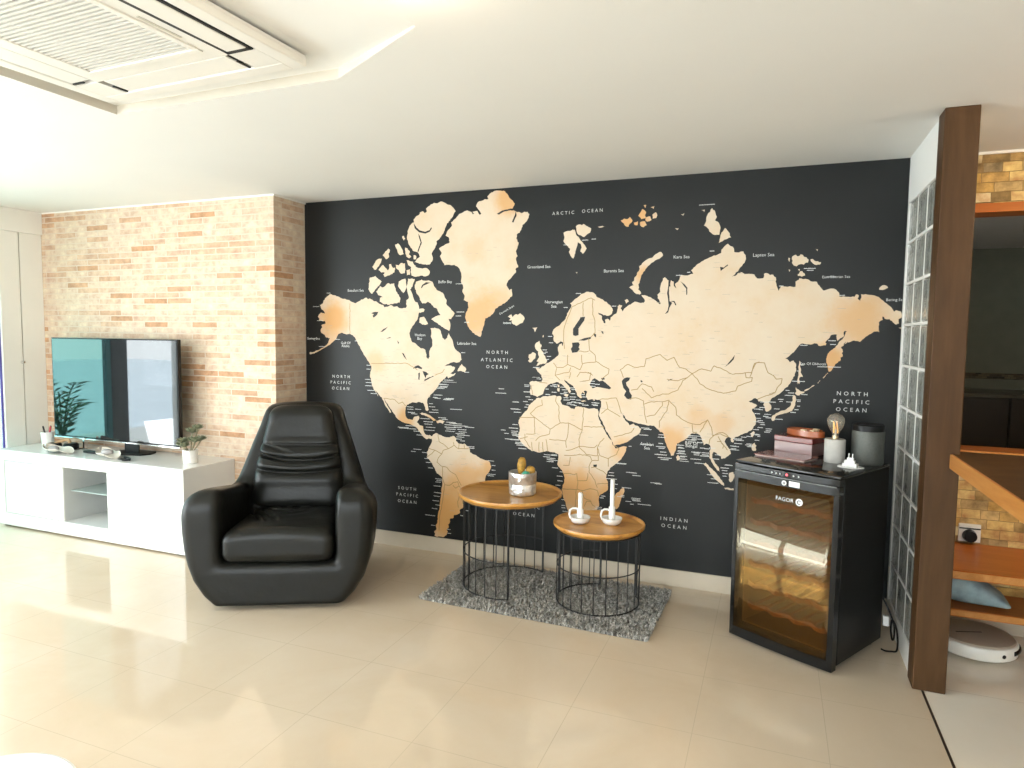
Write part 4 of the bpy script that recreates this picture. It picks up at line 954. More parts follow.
def ribbon(verts, faces, pts, w, d):
    for a, b_ in zip(pts[:-1], pts[1:]):
        L = math.hypot(b_[0] - a[0], b_[1] - a[1])
        if L < 1e-6: continue
        k = max(1, int(L // 16))
        prev = a
        for j in range(1, k + 1):
            t = j / k
            o = rng.uniform(-2.5, 2.5) if (j < k and L > 30) else 0
            nx, nz_ = -(b_[1] - a[1]) / L, (b_[0] - a[0]) / L
            q = (a[0] + t * (b_[0] - a[0]) + o * nx, a[1] + t * (b_[1] - a[1]) + o * nz_)
            ll = math.hypot(q[0] - prev[0], q[1] - prev[1]) or 1
            ux, uz = (q[0] - prev[0]) / ll, (q[1] - prev[1]) / ll
            px_, pz_ = -uz * w / 2, ux * w / 2
            i0 = len(verts)
            e = 0.6
            for c in ((prev[0] - ux * e + px_, prev[1] - uz * e + pz_), (prev[0] - ux * e - px_, prev[1] - uz * e - pz_), (q[0] + ux * e - px_, q[1] + uz * e - pz_), (q[0] + ux * e + px_, q[1] + uz * e + pz_)):
                verts.append(mpt(c, d))
            faces.append((i0, i0 + 1, i0 + 2, i0 + 3))
            prev = q
bv, bf = [], []
for s in BORDER:
    ribbon(bv, bf, dec(s), 4.2, 0.0047)
o = raw_mesh('border_lines', bv, bf, M_LINE, mural); o['kind'] = 'stuff'

def strokes(verts, faces, x, z, ln, hgt, d):
    """one place name: a row of tiny letter strokes"""
    p = x
    while p < x + ln:
        w = rng.uniform(2.0, 4.2)
        h2 = hgt * rng.uniform(0.75, 1.1)
        i0 = len(verts)
        for c in ((p, z - hgt / 2), (min(p + w, x + ln), z - hgt / 2), (min(p + w, x + ln), z - hgt / 2 + h2), (p, z - hgt / 2 + h2)):
            verts.append(mpt(c, d))
        faces.append((i0, i0 + 1, i0 + 2, i0 + 3))
        p += w + rng.uniform(0.5, 1.1)
tv_, tf_ = [], []
for x, z, ln in dec(TICKS):
    strokes(tv_, tf_, x, z, ln, 4.6, 0.0052)
o = raw_mesh('place_names', tv_, tf_, M_INK, mural); o['kind'] = 'stuff'

# grey town names scattered over the land
def inside(p, poly):
    x, y = p; c = False
    n = len(poly)
    for i in range(n):
        x1, y1 = poly[i]; x2, y2 = poly[i - 1]
        if (y1 > y) != (y2 > y) and x < (x2 - x1) * (y - y1) / (y2 - y1) + x1: c = not c
    return c
gv, gf = [], []
for k in range(2600):
    x = rng.uniform(-3080, 560); z = rng.uniform(250, 2050)
    dens = 0.20
    for (cx, cz, rx, rz_, dd) in DENSE:
        if ((x - cx) / rx) ** 2 + ((z - cz) / rz_) ** 2 < 1: dens = dd
    if rng.random() > dens: continue
    ln = rng.uniform(14, 42)
    for poly in LANDP:
        if len(poly) > 60 and inside((x, z), poly) and inside((x + ln, z), poly):
            strokes(gv, gf, x, z, ln, 2.6, 0.0050); break
o = raw_mesh('town_names', gv, gf, M_GREYINK, mural); o['kind'] = 'stuff'

for txt, x, z, k in NAMES:
    size = (0.030, 0.026, 0.020, 0.018)[k]
    sp = (1.75, 1.0, 1.0, 1.0)[k]
    if k == 0 and z > 2150: sp, size = 1.6, 0.028
    M = Matrix.Translation(Vector(mpt((x, z), 0.0054))) @ Matrix.Rotation(PI / 2, 4, 'X')
    if txt == 'Denmark Strait': M = M @ Matrix.Rotation(0.5, 4, 'Z')
    text_mesh('sea_name', txt, size, M_INK, mural, M, sp)

# ================================================================== CEILING CASSETTE AIR CONDITIONER
ac = thing('air_conditioner', 'white square ceiling cassette air conditioner in its recess', 'air conditioner', (-2.055, -2.505, 2.39), math.radians(-2.0))
M_AC = pm('air_conditioner_plastic', (0.76, 0.745, 0.70), 0.4, var=0.01)
M_ACSLAT = pm('grille_plastic', (0.70, 0.68, 0.63), 0.45, var=0.01)
hw = 0.500
m = MB()
m.box(-hw, -0.44, -hw, hw, 0.0, 0.030, 0.006); m.box(0.44, hw, -hw, hw, 0.0, 0.030, 0.006)
m.box(-0.445, 0.445, 0.44, hw, 0.0, 0.030, 0.006); m.box(-0.445, 0.445, -hw, -0.44, 0.0, 0.030, 0.006)
# inner band between the slots and the grille, and the slot corners
for sx in (-1, 1):
    a, c = sorted((sx * 0.27, sx * 0.325))
    m.box(a, c, -0.325, 0.325, 0.001, 0.028)
    a, c = sorted((sx * 0.325, sx * 0.442))
    m.box(a, c, 0.325, 0.442, 0.001, 0.028); m.box(a, c, -0.442, -0.325, 0.001, 0.028)
for sy in (-1, 1):
    a, c = sorted((sy * 0.27, sy * 0.325))
    m.box(-0.27, 0.27, a, c, 0.001, 0.028)
m.box(-hw + 0.004, hw - 0.004, -hw + 0.004, hw - 0.004, 0.028, 0.037)
m.build('frame', M_AC, ac)
MB().box(-0.475, 0.475, -0.475, 0.475, 0.0262, 0.0275).build('slot_shadow_box', M_DARKSLOT, ac)
gr = MB()
gr.box(-0.27, 0.27, 0.245, 0.27, -0.004, 0.02, 0.003); gr.box(-0.27, 0.27, -0.27, -0.245, -0.004, 0.02, 0.003)
gr.box(-0.27, -0.245, -0.245, 0.245, -0.004, 0.02, 0.003); gr.box(0.245, 0.27, -0.245, 0.245, -0.004, 0.02, 0.003)
gro = gr.build('intake_grille', M_AC, ac)
m = MB()
for i in range(27):
    y0 = -0.238 + i * 0.0183
    m.box(-0.246, 0.246, y0 - 0.0043, y0 + 0.0043, -0.001, 0.006)
for xb in (-0.125, 0.0, 0.125): m.box(xb - 0.004, xb + 0.004, -0.245, 0.245, 0.004, 0.012)
m.build('slats', M_ACSLAT, gro)
MB().box(-0.245, 0.245, -0.245, 0.245, 0.018, 0.0195).build('filter', pm('grey_filter', (0.10, 0.10, 0.085), 0.8), gro)
for k in range(4):
    a = k * PI / 2
    M = Matrix.Rotation(a, 4, 'Z')
    m = MB()
    if k == 0:    # the open slot: the flap stands away from the slot's dark rim
        m.box(0.343, 0.425, -0.300, 0.300, -0.003, 0.004, 0.003, M=M)
    else:
        m.box(0.333, 0.434, -0.300, 0.300, 0.002, 0.008, 0.002, M=M)
    fo = m.build('air_flap', M_AC, ac)
    m = MB()
    if k == 0:
        m.box(0.327, 0.342, -0.315, 0.315, -0.0008, 0.004, M=M); m.box(0.426, 0.435, -0.315, 0.315, -0.0008, 0.004, M=M)
        m.box(0.327, 0.435, 0.301, 0.320, -0.0008, 0.004, M=M); m.box(0.327, 0.435, -0.320, -0.301, -0.0008, 0.004, M=M)
    else:
        for s in (-1, 1):
            m = MB(); m.box(0.375, 0.434, s * 0.309 - 0.0035, s * 0.309 + 0.0035, -0.0008, 0.004, M=M)
            m.build('slot_end', M_DARKSLOT, fo)
        continue
    m.build('slot_rim', M_DARKSLOT, fo)
# air conditioner's small raised marking near the open flap
MB().box(0.283, 0.293, 0.02, 0.17, -0.0006, 0.002).build('badge', pm('badge_grey', (0.50, 0.48, 0.42), 0.4), ac)

# recessed ceiling spot beside the recess (its glow shows at the frame's edge)
sp_ = thing('ceiling_spotlight', 'small recessed ceiling spotlight glowing beside the air conditioner recess', 'spotlight', (-0.90, -2.44, H))
MB().lathe([(0.036, -0.004), (0.048, -0.004), (0.048, 0.0), (0.036, 0.0), (0.036, -0.004)], 32).build('trim_ring', M_CHROME, sp_, 40)
MB().lathe([(0, -0.0015), (0.035, -0.0015)], 24).build('lamp_lens', emit_mat('warm_lamp', (1.0, 0.82, 0.62), 14.0), sp_)

def spot_light(name, loc, energy, color, r=0.04):
    l = bpy.data.lights.new(name, 'POINT'); l.energy = energy; l.color = color; l.shadow_soft_size = r
    o = bpy.data.objects.new(name, l); COL.objects.link(o); o.location = loc
    return o
spot_light('ceiling_spot_glow', (-0.90, -2.44, H - 0.06), 3.0, (1.0, 0.80, 0.58))

# ================================================================== TV STAND
ts = thing('tv_stand', 'long white gloss television stand with two doors and an open middle niche', 'tv stand', (-4.47, -0.771, 0.0))
SW, SD, SH = 0.93, 0.447, 0.58
m = MB()
m.box(-SW, SW, 0.0, SD, 0.50, SH, 0.004)               # top
m.box(-SW, SW, 0.0, SD, 0.012, 0.105, 0.004)           # plinth
m.box(-SW, -SW + 0.075, 0.0, SD, 0.10, 0.505, 0.003); m.box(SW - 0.105, SW, 0.0, SD, 0.10, 0.505, 0.003)
m.build('body', M_LACQ, ts)
m = MB()
m.box(-0.235, -0.220, 0.012, SD, 0.105, 0.50); m.box(0.220, 0.235, 0.012, SD, 0.105, 0.50); m.box(-0.22, 0.22, SD - 0.02, SD, 0.105, 0.5)
m.build('niche', pm('niche_grey', (0.55, 0.55, 0.54), 0.4, var=0.02), ts)
MB().box(-0.22, 0.22, 0.06, SD - 0.02, 0.318, 0.324).build('glass_shelf', pm('shelf_glass', (0.42, 0.52, 0.50), 0.08), ts)
for a, c in ((-SW + 0.078, -0.222), (0.222, SW - 0.108)):
    MB().box(a, c, 0.004, 0.022, 0.108, 0.497, 0.002).build('door', M_LACQ, ts)
m = MB()
for x in (-SW + 0.06, SW - 0.06):
    for y_ in (0.05, SD - 0.05): m.box(x - 0.03, x + 0.03, y_ - 0.03, y_ + 0.03, 0.0, 0.014)
m.build('foot', M_BLACKSAT, ts)
# small papers in the niche
o = MB().box(-0.03, 0.10, -0.04, 0.05, 0.0, 0.012, 0.002).build('game_controller', M_BLACKSAT, None, None, (-4.33, -0.60, 0.105), (0, 0, 0.5))
set_props(o, 'small dark gadget lying on the niche floor of the white television stand', 'gadget')

# ================================================================== TELEVISION
tv = thing('television', 'large flat black television on the white stand reflecting the terrace', 'television', (-4.5095, -0.50, SH))
tw, t0, t1 = 0.6445, 0.078, 0.838
M_SCREEN, nt, b = new_mat('television_screen')
v = coords(nt)
b.inputs['Base Color'].default_value = (0.004, 0.005, 0.006, 1)
nn = noise(nt, v, 3, 2)
rr = ramp(nt, [(0.3, (0.02, 0.02, 0.02)), (0.7, (0.035, 0.035, 0.035))], nn)
nt.links.new(rr.outputs[0], b.inputs['Roughness'])
b.inputs['IOR'].default_value = 2.1
MB().box(-tw, tw, 0.0, 0.032, t0, t1, 0.003).build('casing', M_BLACK, tv)
MB().box(-tw + 0.010, tw - 0.010, -0.0015, 0.001, t0 + 0.016, t1 - 0.010).build('screen', M_SCREEN, tv)
MB().box(-0.34, 0.34, 0.030, 0.062, t0 + 0.05, t0 + 0.42, 0.01).build('rear_housing', M_BLACKSAT, tv)
MB().box(-tw, tw, -0.003, 0.002, t0 - 0.004, t0 + 0.004).build('lower_trim', M_CHROME, tv)
m = MB()
m.prism([(0.06, -0.11), (0.30, -0.03), (0.33, 0.03), (0.30, 0.10), (0.05, 0.10), (0.0, 0.0)], 0.0, 0.012)
m.prism([(0.10, 0.005), (0.24, 0.005), (0.22, 0.03), (0.12, 0.03)], 0.012, t0 + 0.02)
m.build('foot', M_BLACKSAT, tv)
m = MB()
m.box(-0.32, -0.305, -0.01, 0.02, 0.0, t0 + 0.01); m.box(-0.38, -0.25, -0.012, 0.022, 0.0, 0.008)
m.build('foot', M_CHROME, tv)

# things on the stand
o = MB().lathe([(0, 0.004), (0.034, 0.004), (0.036, 0.0), (0.040, 0.002), (0.047, 0.105), (0.044, 0.105), (0.036, 0.010), (0, 0.010)], 28).build('pen_pot', M_CERAMIC, None, 40, (-5.235, -0.50, SH))
set_props(o, 'white tapered pot of pens at the left end of the television stand', 'pen pot')
for (dx, dy, tx, ty, col, nm_) in ((-0.012, 0.004, -0.20, 0.1, (0.03, 0.03, 0.03), 'black pen leaning left in the white pen pot'), (0.0, 0.01, 0.05, -0.12, (0.05, 0.03, 0.04), 'dark pen standing upright in the white pen pot'), (0.014, -0.004, 0.22, 0.0, (0.45, 0.04, 0.06), 'red pen leaning right in the white pen pot')):
    M = Matrix.Rotation(tx, 4, 'Y') @ Matrix.Rotation(ty, 4, 'X')
    o = MB().lathe([(0, 0), (0.006, 0.004), (0.006, 0.135), (0.0045, 0.14), (0, 0.142)], 12, M=M).build('pen', pm('pen_ink', col, 0.35), None, 40, (-5.235 + dx * 0.5, -0.50 + dy * 0.5, SH + 0.012))
    set_props(o, nm_, 'pen')

hd = thing('headphones', 'black padded headphones with a tan band in front of the television', 'headphones', (-4.97, -0.582, SH), 0.10)
m = MB()
m.lathe([(0, 0), (0.040, 0.0), (0.052, 0.012), (0.052, 0.032), (0.040, 0.045), (0, 0.045)], 24, c=(-0.065, 0, 0.0))
m.build('ear_cup', M_BLACKSAT, hd, 40)
m = MB()
m.lathe([(0, 0), (0.040, 0.0), (0.052, 0.012), (0.052, 0.036), (0.040, 0.05), (0, 0.05)], 24, c=(0.075, 0.02, 0.0))
m.build('ear_cup', M_BLACKSAT, hd, 40)
pts = [(-0.085 + 0.0 * t, 0, 0) for t in range(0)]
band = [(-0.075 + 0.16 * t - 0.0, 0.0 + 0.050 * math.sin(PI * t), 0.03 + 0.035 * math.sin(PI * t)) for t in [i / 14 for i in range(15)]]
MB().tube(band, 0.012, 8).build('head_band', pm('tan_leather', (0.50, 0.30, 0.15), 0.55), hd, 60)

def wavy_dish(loc, rz, w, label):
    d = thing('shell_dish', label, 'dish', loc, rz)
    V, F = [], []
    nu, nv = 28, 12
    for side in (0, 1):
        for i in range(nu + 1):
            for j in range(nv + 1):
                u = i / nu * 2 - 1; q = j / nv * 2 - 1
                yy = q * 0.065 * math.sqrt(max(0.02, 1 - (abs(u) ** 2.6)))
                z = 0.010 + 0.016 * math.sin(u * 3.6 + 0.6) * (0.5 + 0.5 * u) + 0.020 * (q * q) * (1 - 0.5 * u) + 0.022 * max(0, -u) ** 2
                V.append((u * w, yy, max(0.002, z) + (0.004 if side == 0 else -0.001)))
    n1_ = (nu + 1) * (nv + 1)
    for i in range(nu):
        for j in range(nv):
            a = i * (nv + 1) + j
            F.append((a, a + nv + 1, a + nv + 2, a + 1))
            F.append((n1_ + a, n1_ + a + 1, n1_ + a + nv + 2, n1_ + a + nv + 1))
    rim = [i * (nv + 1) for i in range(nu + 1)] + [nu * (nv + 1) + j for j in range(1, nv + 1)] + [i * (nv + 1) + nv for i in range(nu - 1, -1, -1)] + [j for j in range(nv - 1, 0, -1)]
    for a, b_ in zip(rim, rim[1:] + rim[:1]):
        F.append((a, b_, n1_ + b_, n1_ + a))
    raw_mesh('dish_shell', V, F, pm('pearl_white', (0.78, 0.74, 0.66), 0.3, var=0.03), d, True)
    return d
M_PEBBLE = pm('grey_pebble', (0.42, 0.40, 0.40), 0.6, var=0.15)
def pebble(loc, s, label):
    o = MB().lathe([(0, 0), (0.6, 0.03), (0.95, 0.28), (1, 0.5), (0.85, 0.82), (0.5, 0.98), (0, 1.0)], 20).build('pebble', M_PEBBLE, None, 70, loc)
    o.scale = s
    for v_ in o.data.vertices: v_.co = Vector((v_.co.x * s[0], v_.co.y * s[1], v_.co.z * s[2]))
    o.scale = (1, 1, 1)
    set_props(o, label, 'pebble')
wavy_dish((-4.83, -0.695, SH), 0.15, 0.115, 'wavy white dish holding a grey pebble under the television\'s left half')
pebble((-4.885, -0.695, SH + 0.014), (0.042, 0.034, 0.034), 'grey pebble in the left wavy dish')
wavy_dish((-4.36, -0.665, SH), -0.2, 0.10, 'wavy white dish holding a grey pebble below the middle of the screen')
pebble((-4.375, -0.660, SH + 0.014), (0.044, 0.036, 0.044), 'grey pebble in the right wavy dish, nearer the plant')
o = MB().box(-0.085, 0.085, -0.02, 0.02, 0.0, 0.018, 0.005).build('remote_control', M_BLACKSAT, None, 40, (-4.60, -0.60, SH), (0, 0, -0.05))
set_props(o, 'black remote control between the two wavy dishes', 'remote control')
gl = thing('sunglasses', 'folded dark sunglasses beside the right wavy dish', 'sunglasses', (-4.17, -0.665, SH), -0.35)
MB().tube([(-0.06, 0, 0.012), (0, 0.004, 0.014), (0.05, 0, 0.012), (0.075, -0.012, 0.008)], 0.006, 8).build('temple_arm', M_BLACKSAT, gl, 60)
m = MB()
for x in (-0.035, 0.035): m.lathe([(0, 0), (0.026, 0.002), (0.028, 0.005), (0.026, 0.008), (0, 0.009)], 20, c=(x, -0.022, 0.0))
m.build('lens', M_BLACK, gl, 40)

# succulent in a white pot
pp = thing('potted_succulent', 'small grey-green succulent in a white pot at the right end of the television stand', 'plant', (-3.685, -0.575, SH))
MB().lathe([(0, 0.0), (0.040, 0.0), (0.046, 0.006), (0.050, 0.085), (0.050, 0.092), (0.045, 0.092), (0.043, 0.078), (0, 0.078)], 32).build('pot', pm('ribbed_white_pot', (0.80, 0.78, 0.74), 0.5, bmp=0.3, bscale=40), pp, 40)
M_SUCC = pm('succulent_leaf', (0.23, 0.25, 0.16), 0.6, var=0.2, scale=25)
leafm = MB()
r2 = random.Random(3)
heads = [((-0.06, 0.0, 0.135), 0.062), ((0.055, -0.01, 0.15), 0.068), ((-0.01, 0.03, 0.205), 0.060), ((0.05, 0.02, 0.235), 0.05), ((-0.02, -0.035, 0.115), 0.05), ((0.10, 0.0, 0.165), 0.045), ((-0.095, 0.01, 0.11), 0.045)]
stm = MB()
for (hx, hy, hz), hr in heads:
    stm.tube([(hx * 0.15, hy * 0.15, 0.07), (hx * 0.6, hy * 0.6, 0.07 + (hz - 0.07) * 0.5), (hx, hy, hz)], 0.0045, 6)
    for k in range(22):
        a = k * 2.4; el = 0.15 + 0.9 * (k / 22)
        d = Vector((math.cos(a) * math.cos(el), math.sin(a) * math.cos(el), math.sin(el) * 0.75))
        L = hr * (1.0 - 0.35 * k / 22)
        side = d.cross(Vector((0, 0, 1))).normalized()
        up = side.cross(d).normalized()
        p0 = Vector((hx, hy, hz))
        pts_ = []
        for t, w in ((0.05, 0.006), (0.5, 0.013), (0.8, 0.011), (1.0, 0.001)):
            c_ = p0 + d * L * t + Vector((0, 0, 0.012 * t * t))
            pts_.append((c_ - side * w, c_ + up * 0.005 * (1 - t), c_ + side * w, c_ - up * 0.004 * (1 - t)))
        rings = [[leafm.bm.verts.new(q) for q in pr_] for pr_ in pts_]
        for ra, rb in zip(rings[:-1], rings[1:]):
            for q in range(4): leafm.bm.faces.new((ra[q], ra[(q + 1) % 4], rb[(q + 1) % 4], rb[q]))
leafm.build('leaves', M_SUCC, pp, 80)
stm.build('stems', pm('succulent_stem', (0.27, 0.24, 0.15), 0.7), pp, 60)

# plant on the terrace, seen in the television's reflection
op = thing('terrace_palm', 'feathery palm in a pot on the terrace, mirrored in the television screen', 'plant', (-6.35, -1.38, -0.02))
MB().lathe([(0, 0), (0.15, 0), (0.19, 0.32), (0.20, 0.34), (0.17, 0.34), (0.16, 0.30), (0, 0.30)], 28).build('pot', M_CONC, op, 40)
m = MB(); r2 = random.Random(11)
for k in range(9):
    a = k * 2 * PI / 9 + r2.uniform(-0.2, 0.2); reach = r2.uniform(0.12, 0.28); hgt = r2.uniform(0.65, 1.0)
    stem = [Vector((math.cos(a) * reach * t ** 1.6, math.sin(a) * reach * t ** 1.6, 0.3 + hgt * (t - 0.28 * t ** 3))) for t in [i / 10 for i in range(11)]]
    m.tube(stem, 0.007, 5)
    for i in range(3, 11):
        for s in (-1, 1):
            p = stem[i]; t_ = (stem[i] - stem[i - 1]).normalized()
            sd = t_.cross(Vector((0, 0, 1))).normalized() * s
            L = 0.11
            e = p + sd * L + t_ * 0.1 - Vector((0, 0, 0.05))
            w = t_ * 0.008
            m.quad(p - w, p + (e - p) * 0.5 - w * 1.4, e, p + (e - p) * 0.5 + w * 1.4)
m.build('fronds', pm('palm_green', (0.05, 0.12, 0.05), 0.6, var=0.3), op, recalc=False)

# ================================================================== BLACK LEATHER ARMCHAIR
ch = thing('armchair', 'black leather egg-shaped swivel armchair in front of the map mural', 'armchair', (-2.60, -0.83, 0.0), math.radians(27))
M_LEA, nt, b = new_mat('black_leather')
v = coords(nt)
n1 = noise(nt, v, 5, 3); n2 = noise(nt, v, 16, 2, 0.5)
r_ = ramp(nt, [(0.3, (0.006, 0.0064, 0.0054)), (0.7, (0.0095, 0.0098, 0.0084))], n1)
nt.links.new(r_.outputs[0], b.inputs['Base Color'])
r_ = ramp(nt, [(0.3, (0.33, 0.33, 0.33)), (0.7, (0.37, 0.37, 0.37))], n1)
nt.links.new(r_.outputs[0], b.inputs['Roughness'])
b.inputs['Specular IOR Level'].default_value = 0.27
bump(nt, n2, b, 0.16, 0.012)
zk = [0.0, 0.03, 0.08, 0.16, 0.24, 0.32, 0.42, 0.50, 0.58, 0.66]
wk = [0.325, 0.345, 0.395, 0.445, 0.472, 0.488, 0.498, 0.500, 0.492, 0.48]
bz = [0.3, 0.50, 0.60, 0.70, 0.80, 0.90, 1.0, 1.1]
bw = [0.36, 0.385, 0.365, 0.330, 0.298, 0.262, 0.232, 0.215]
def chair_body(X, Y, Z):
    w = np.interp(Z, zk, wk) * (1 - 0.30 * np.clip((Y + 0.20) / 0.60, 0, 1) ** 1.4)
    # barrel, rounded in plan at the back
    ax = np.abs(X)
    ztop = 0.648 - 0.100 * np.clip((Y + 0.36) / 0.6, 0, 1)
    A = smax(ax - w, np.maximum(-0.425 - Y, Y - 0.40), 0.07)
    A = np.maximum(A, 0.028 - Z)
    A = smax(A, Z - ztop, 0.125)
    A = smax(A, (Y - 0.40) + 0.35 * (0.35 - Z), 0.10)
    inner = 0.278 + 0.02 * np.clip(-Y / 0.42, 0, 1)
    cav = smax(smax(ax - inner, 0.256 - Z, 0.03), Y - 0.13, 0.05)
    A = smax(A, -cav, 0.055)
    # tall tapering back, leaning rearwards
    yc = 0.235 + 0.20 * (Z - 0.5)
    hb = np.interp(Z, bz, bw)
    th = 0.105 - 0.03 * np.clip((Z - 0.6) / 0.45, 0, 1)
    curve = 0.35 * X * X                       # wings wrap forwards
    B = smax(ax - hb, np.abs(Y + curve - yc) - th, 0.07)
    B = smax(B, np.maximum(0.25 - Z, Z - (1.040 - 0.25 * X * X)), 0.05)
    return smin(A, B, 0.055)
V, F = surface_net(chair_body, (-0.56, -0.47, 0.0), (0.56, 0.52, 1.08), 0.011, 8)
raw_mesh('body', V, F, M_LEA, ch, True)
def fold(d, w, s): return s * np.exp(-(d / w) ** 2)
def back_pad(X, Y, Z):
    hb = np.interp(Z, [0.42, 0.52, 0.65, 0.8, 0.9, 1.0, 1.06], [0.262, 0.268, 0.258, 0.228, 0.208, 0.188, 0.178])
    yc = 0.235 + 0.20 * (Z - 0.5) - 0.122
    ax = np.abs(X)
    belly = 0.030 * np.clip(1 - (X / 0.26) ** 2, 0, 1) * np.clip(1 - ((Z - 0.60) / 0.25) ** 2, 0, 1)
    th = 0.055 + belly
    D = smax(ax - hb, np.abs(Y + 0.30 * X * X - yc) - th, 0.085)
    D = smax(D, np.maximum(0.425 - Z, Z - 1.035), 0.07)
    # creases running across
    fr = (Y < yc).astype(float)
    c = (fold(Z - (0.800 + 0.12 * X * X - 0.02 * X), 0.009, 0.013) * np.clip((X + 0.20) / 0.1, 0, 1)
         + fold(Z - (0.712 + 0.55 * X * X - 0.03 * X), 0.011, 0.018)
         + fold(Z - (0.640 + 0.35 * X * X), 0.010, 0.016)
         + fold(Z - (0.760 - 0.30 * (X + 0.05)), 0.009, 0.011) * np.clip((-X - 0.02) / 0.08, 0, 1)
         + fold(Z - (0.690 - 0.25 * X), 0.010, 0.010) * np.clip((-X) / 0.1, 0, 1))
    bul = -(fold(Z - (0.755 + 0.3 * X * X), 0.022, 0.010) + fold(Z - (0.675 + 0.4 * X * X), 0.020, 0.010) + fold(Z - 0.60, 0.03, 0.008))
    return D + (c + bul) * fr * np.clip(1.25 - (ax / hb) ** 4, 0, 1)
V, F = surface_net(back_pad, (-0.30, -0.12, 0.40), (0.30, 0.40, 1.06), 0.0065)
raw_mesh('back_cushion', V, F, M_LEA, ch, True)
def seat_pad(X, Y, Z):
    ax = np.abs(X)
    top = 0.428 + 0.020 * np.clip(1 - (X / 0.28) ** 2, 0, 1)
    hw_ = 0.270 + 0.022 * np.clip(-Y / 0.42, 0, 1)
    D = smax(ax - hw_, np.maximum(-0.435 - Y, Y - 0.16), 0.06)
    D = smax(D, np.maximum(0.252 - Z, Z - top), 0.065)
    r = np.hypot(X + 0.02, (Y - 0.02))
    ang = np.arctan2(Y - 0.02, X + 0.02)
    sw = (fold(np.sin(r * 62 + ang * 1.5) - 0.75, 0.6, 0.0110) * np.exp(-((X + 0.06) / 0.15) ** 2) * np.exp(-((Y + 0.02) / 0.14) ** 2))
    ln = (fold((X + 0.16) + 0.55 * (Y + 0.1) + 0.5 * (Y + 0.1) ** 2, 0.014, 0.019) + fold((X + 0.10) + 0.50 * (Y + 0.14), 0.014, 0.018) + fold((X + 0.22) + 0.45 * (Y + 0.05), 0.013, 0.016)) * np.clip((0.13 - Y) / 0.1, 0, 1) * np.clip((Y + 0.30) / 0.12, 0, 1)
    return D + (sw + ln) * (Z > 0.35)
V, F = surface_net(seat_pad, (-0.33, -0.46, 0.25), (0.33, 0.18, 0.47), 0.0065)
raw_mesh('seat_cushion', V, F, M_LEA, ch, True)
MB().lathe([(0, 0), (0.27, 0), (0.275, 0.008), (0.06, 0.02), (0.05, 0.06), (0, 0.06)], 48).build('swivel_base', M_CHROME, ch, 40)

# ================================================================== SHAG RUG
rg = thing('rug', 'grey shaggy rug under the two round coffee tables', 'rug', (-1.15, -0.455, 0.0), math.radians(-1.5))
RW, RD = 0.64, 0.345
M_PILE, nt, b = new_mat('grey_pile')
oi = nt.nodes.new('ShaderNodeTexCoord')
nn = noise(nt, oi.outputs['Object'], 75, 2, 0.8)
r_ = ramp(nt, [(0.3, (0.17, 0.165, 0.15)), (0.5, (0.36, 0.35, 0.325)), (0.68, (0.60, 0.58, 0.54))], nn)
nt.links.new(r_.outputs[0], b.inputs['Base Color']); b.inputs['Roughness'].default_value = 0.9
b.inputs['Specular IOR Level'].default_value = 0.1
MB().box(-RW + 0.008, RW - 0.008, -RD + 0.008, RD - 0.008, 0.0, 0.010, 0.003).build('backing', pm('dark_rug_backing', (0.13, 0.125, 0.115), 0.9), rg)
nr = np.random.default_rng(5)
N = 17000
px = nr.uniform(-RW, RW, N); py = nr.uniform(-RD, RD, N)
hgt = nr.uniform(0.014, 0.029, N); az = nr.uniform(0, 2 * PI, N); lean = nr.uniform(0.004, 0.020, N); wd = nr.uniform(0.0028, 0.0055, N)
dx, dy = np.cos(az), np.sin(az)
base = np.stack([px, py, np.full(N, 0.004)], 1)
side = np.stack([-dy, dx, np.zeros(N)], 1) * wd[:, None]
midp = base + np.stack([dx * lean * 0.4, dy * lean * 0.4, hgt * 0.65], 1)
tip = base + np.stack([dx * lean, dy * lean, hgt * 0.95], 1)
V = np.stack([base - side, base + side, midp - side, midp + side, tip - side * 0.4, tip + side * 0.4], 1).reshape(-1, 3)
i0 = np.arange(N) * 6
F = np.concatenate([np.stack([i0, i0 + 1, i0 + 3, i0 + 2], 1), np.stack([i0 + 2, i0 + 3, i0 + 5, i0 + 4], 1)])
o = raw_mesh('pile', V, F, M_PILE, rg); o['kind'] = 'stuff'

# ================================================================== ROUND COFFEE TABLES
M_MANGO, nt, b = new_mat('mango_wood')
v = coords(nt, (0.35, 1.6, 1.6), rot=(0, 0, 0.25))
n1 = noise(nt, v, 7, 6, 0.62, 1.0); n2 = noise(nt, v, 55, 3, 0.6)
mx = nt.nodes.new('ShaderNodeMath'); mx.operation = 'MULTIPLY_ADD'; mx.inputs[1].default_value = 0.2
nt.links.new(n2, mx.inputs[0]); nt.links.new(n1, mx.inputs[2])
r_ = ramp(nt, [(0.40, (0.27, 0.105, 0.016)), (0.52, (0.48, 0.22, 0.042)), (0.66, (0.56, 0.28, 0.066)), (0.8, (0.62, 0.34, 0.10))], mx.outputs[0])
nt.links.new(r_.outputs[0], b.inputs['Base Color']); b.inputs['Roughness'].default_value = 0.28
b.inputs['Coat Weight'].default_value = 0.25; b.inputs['Coat Roughness'].default_value = 0.15
RUGT = 0.027
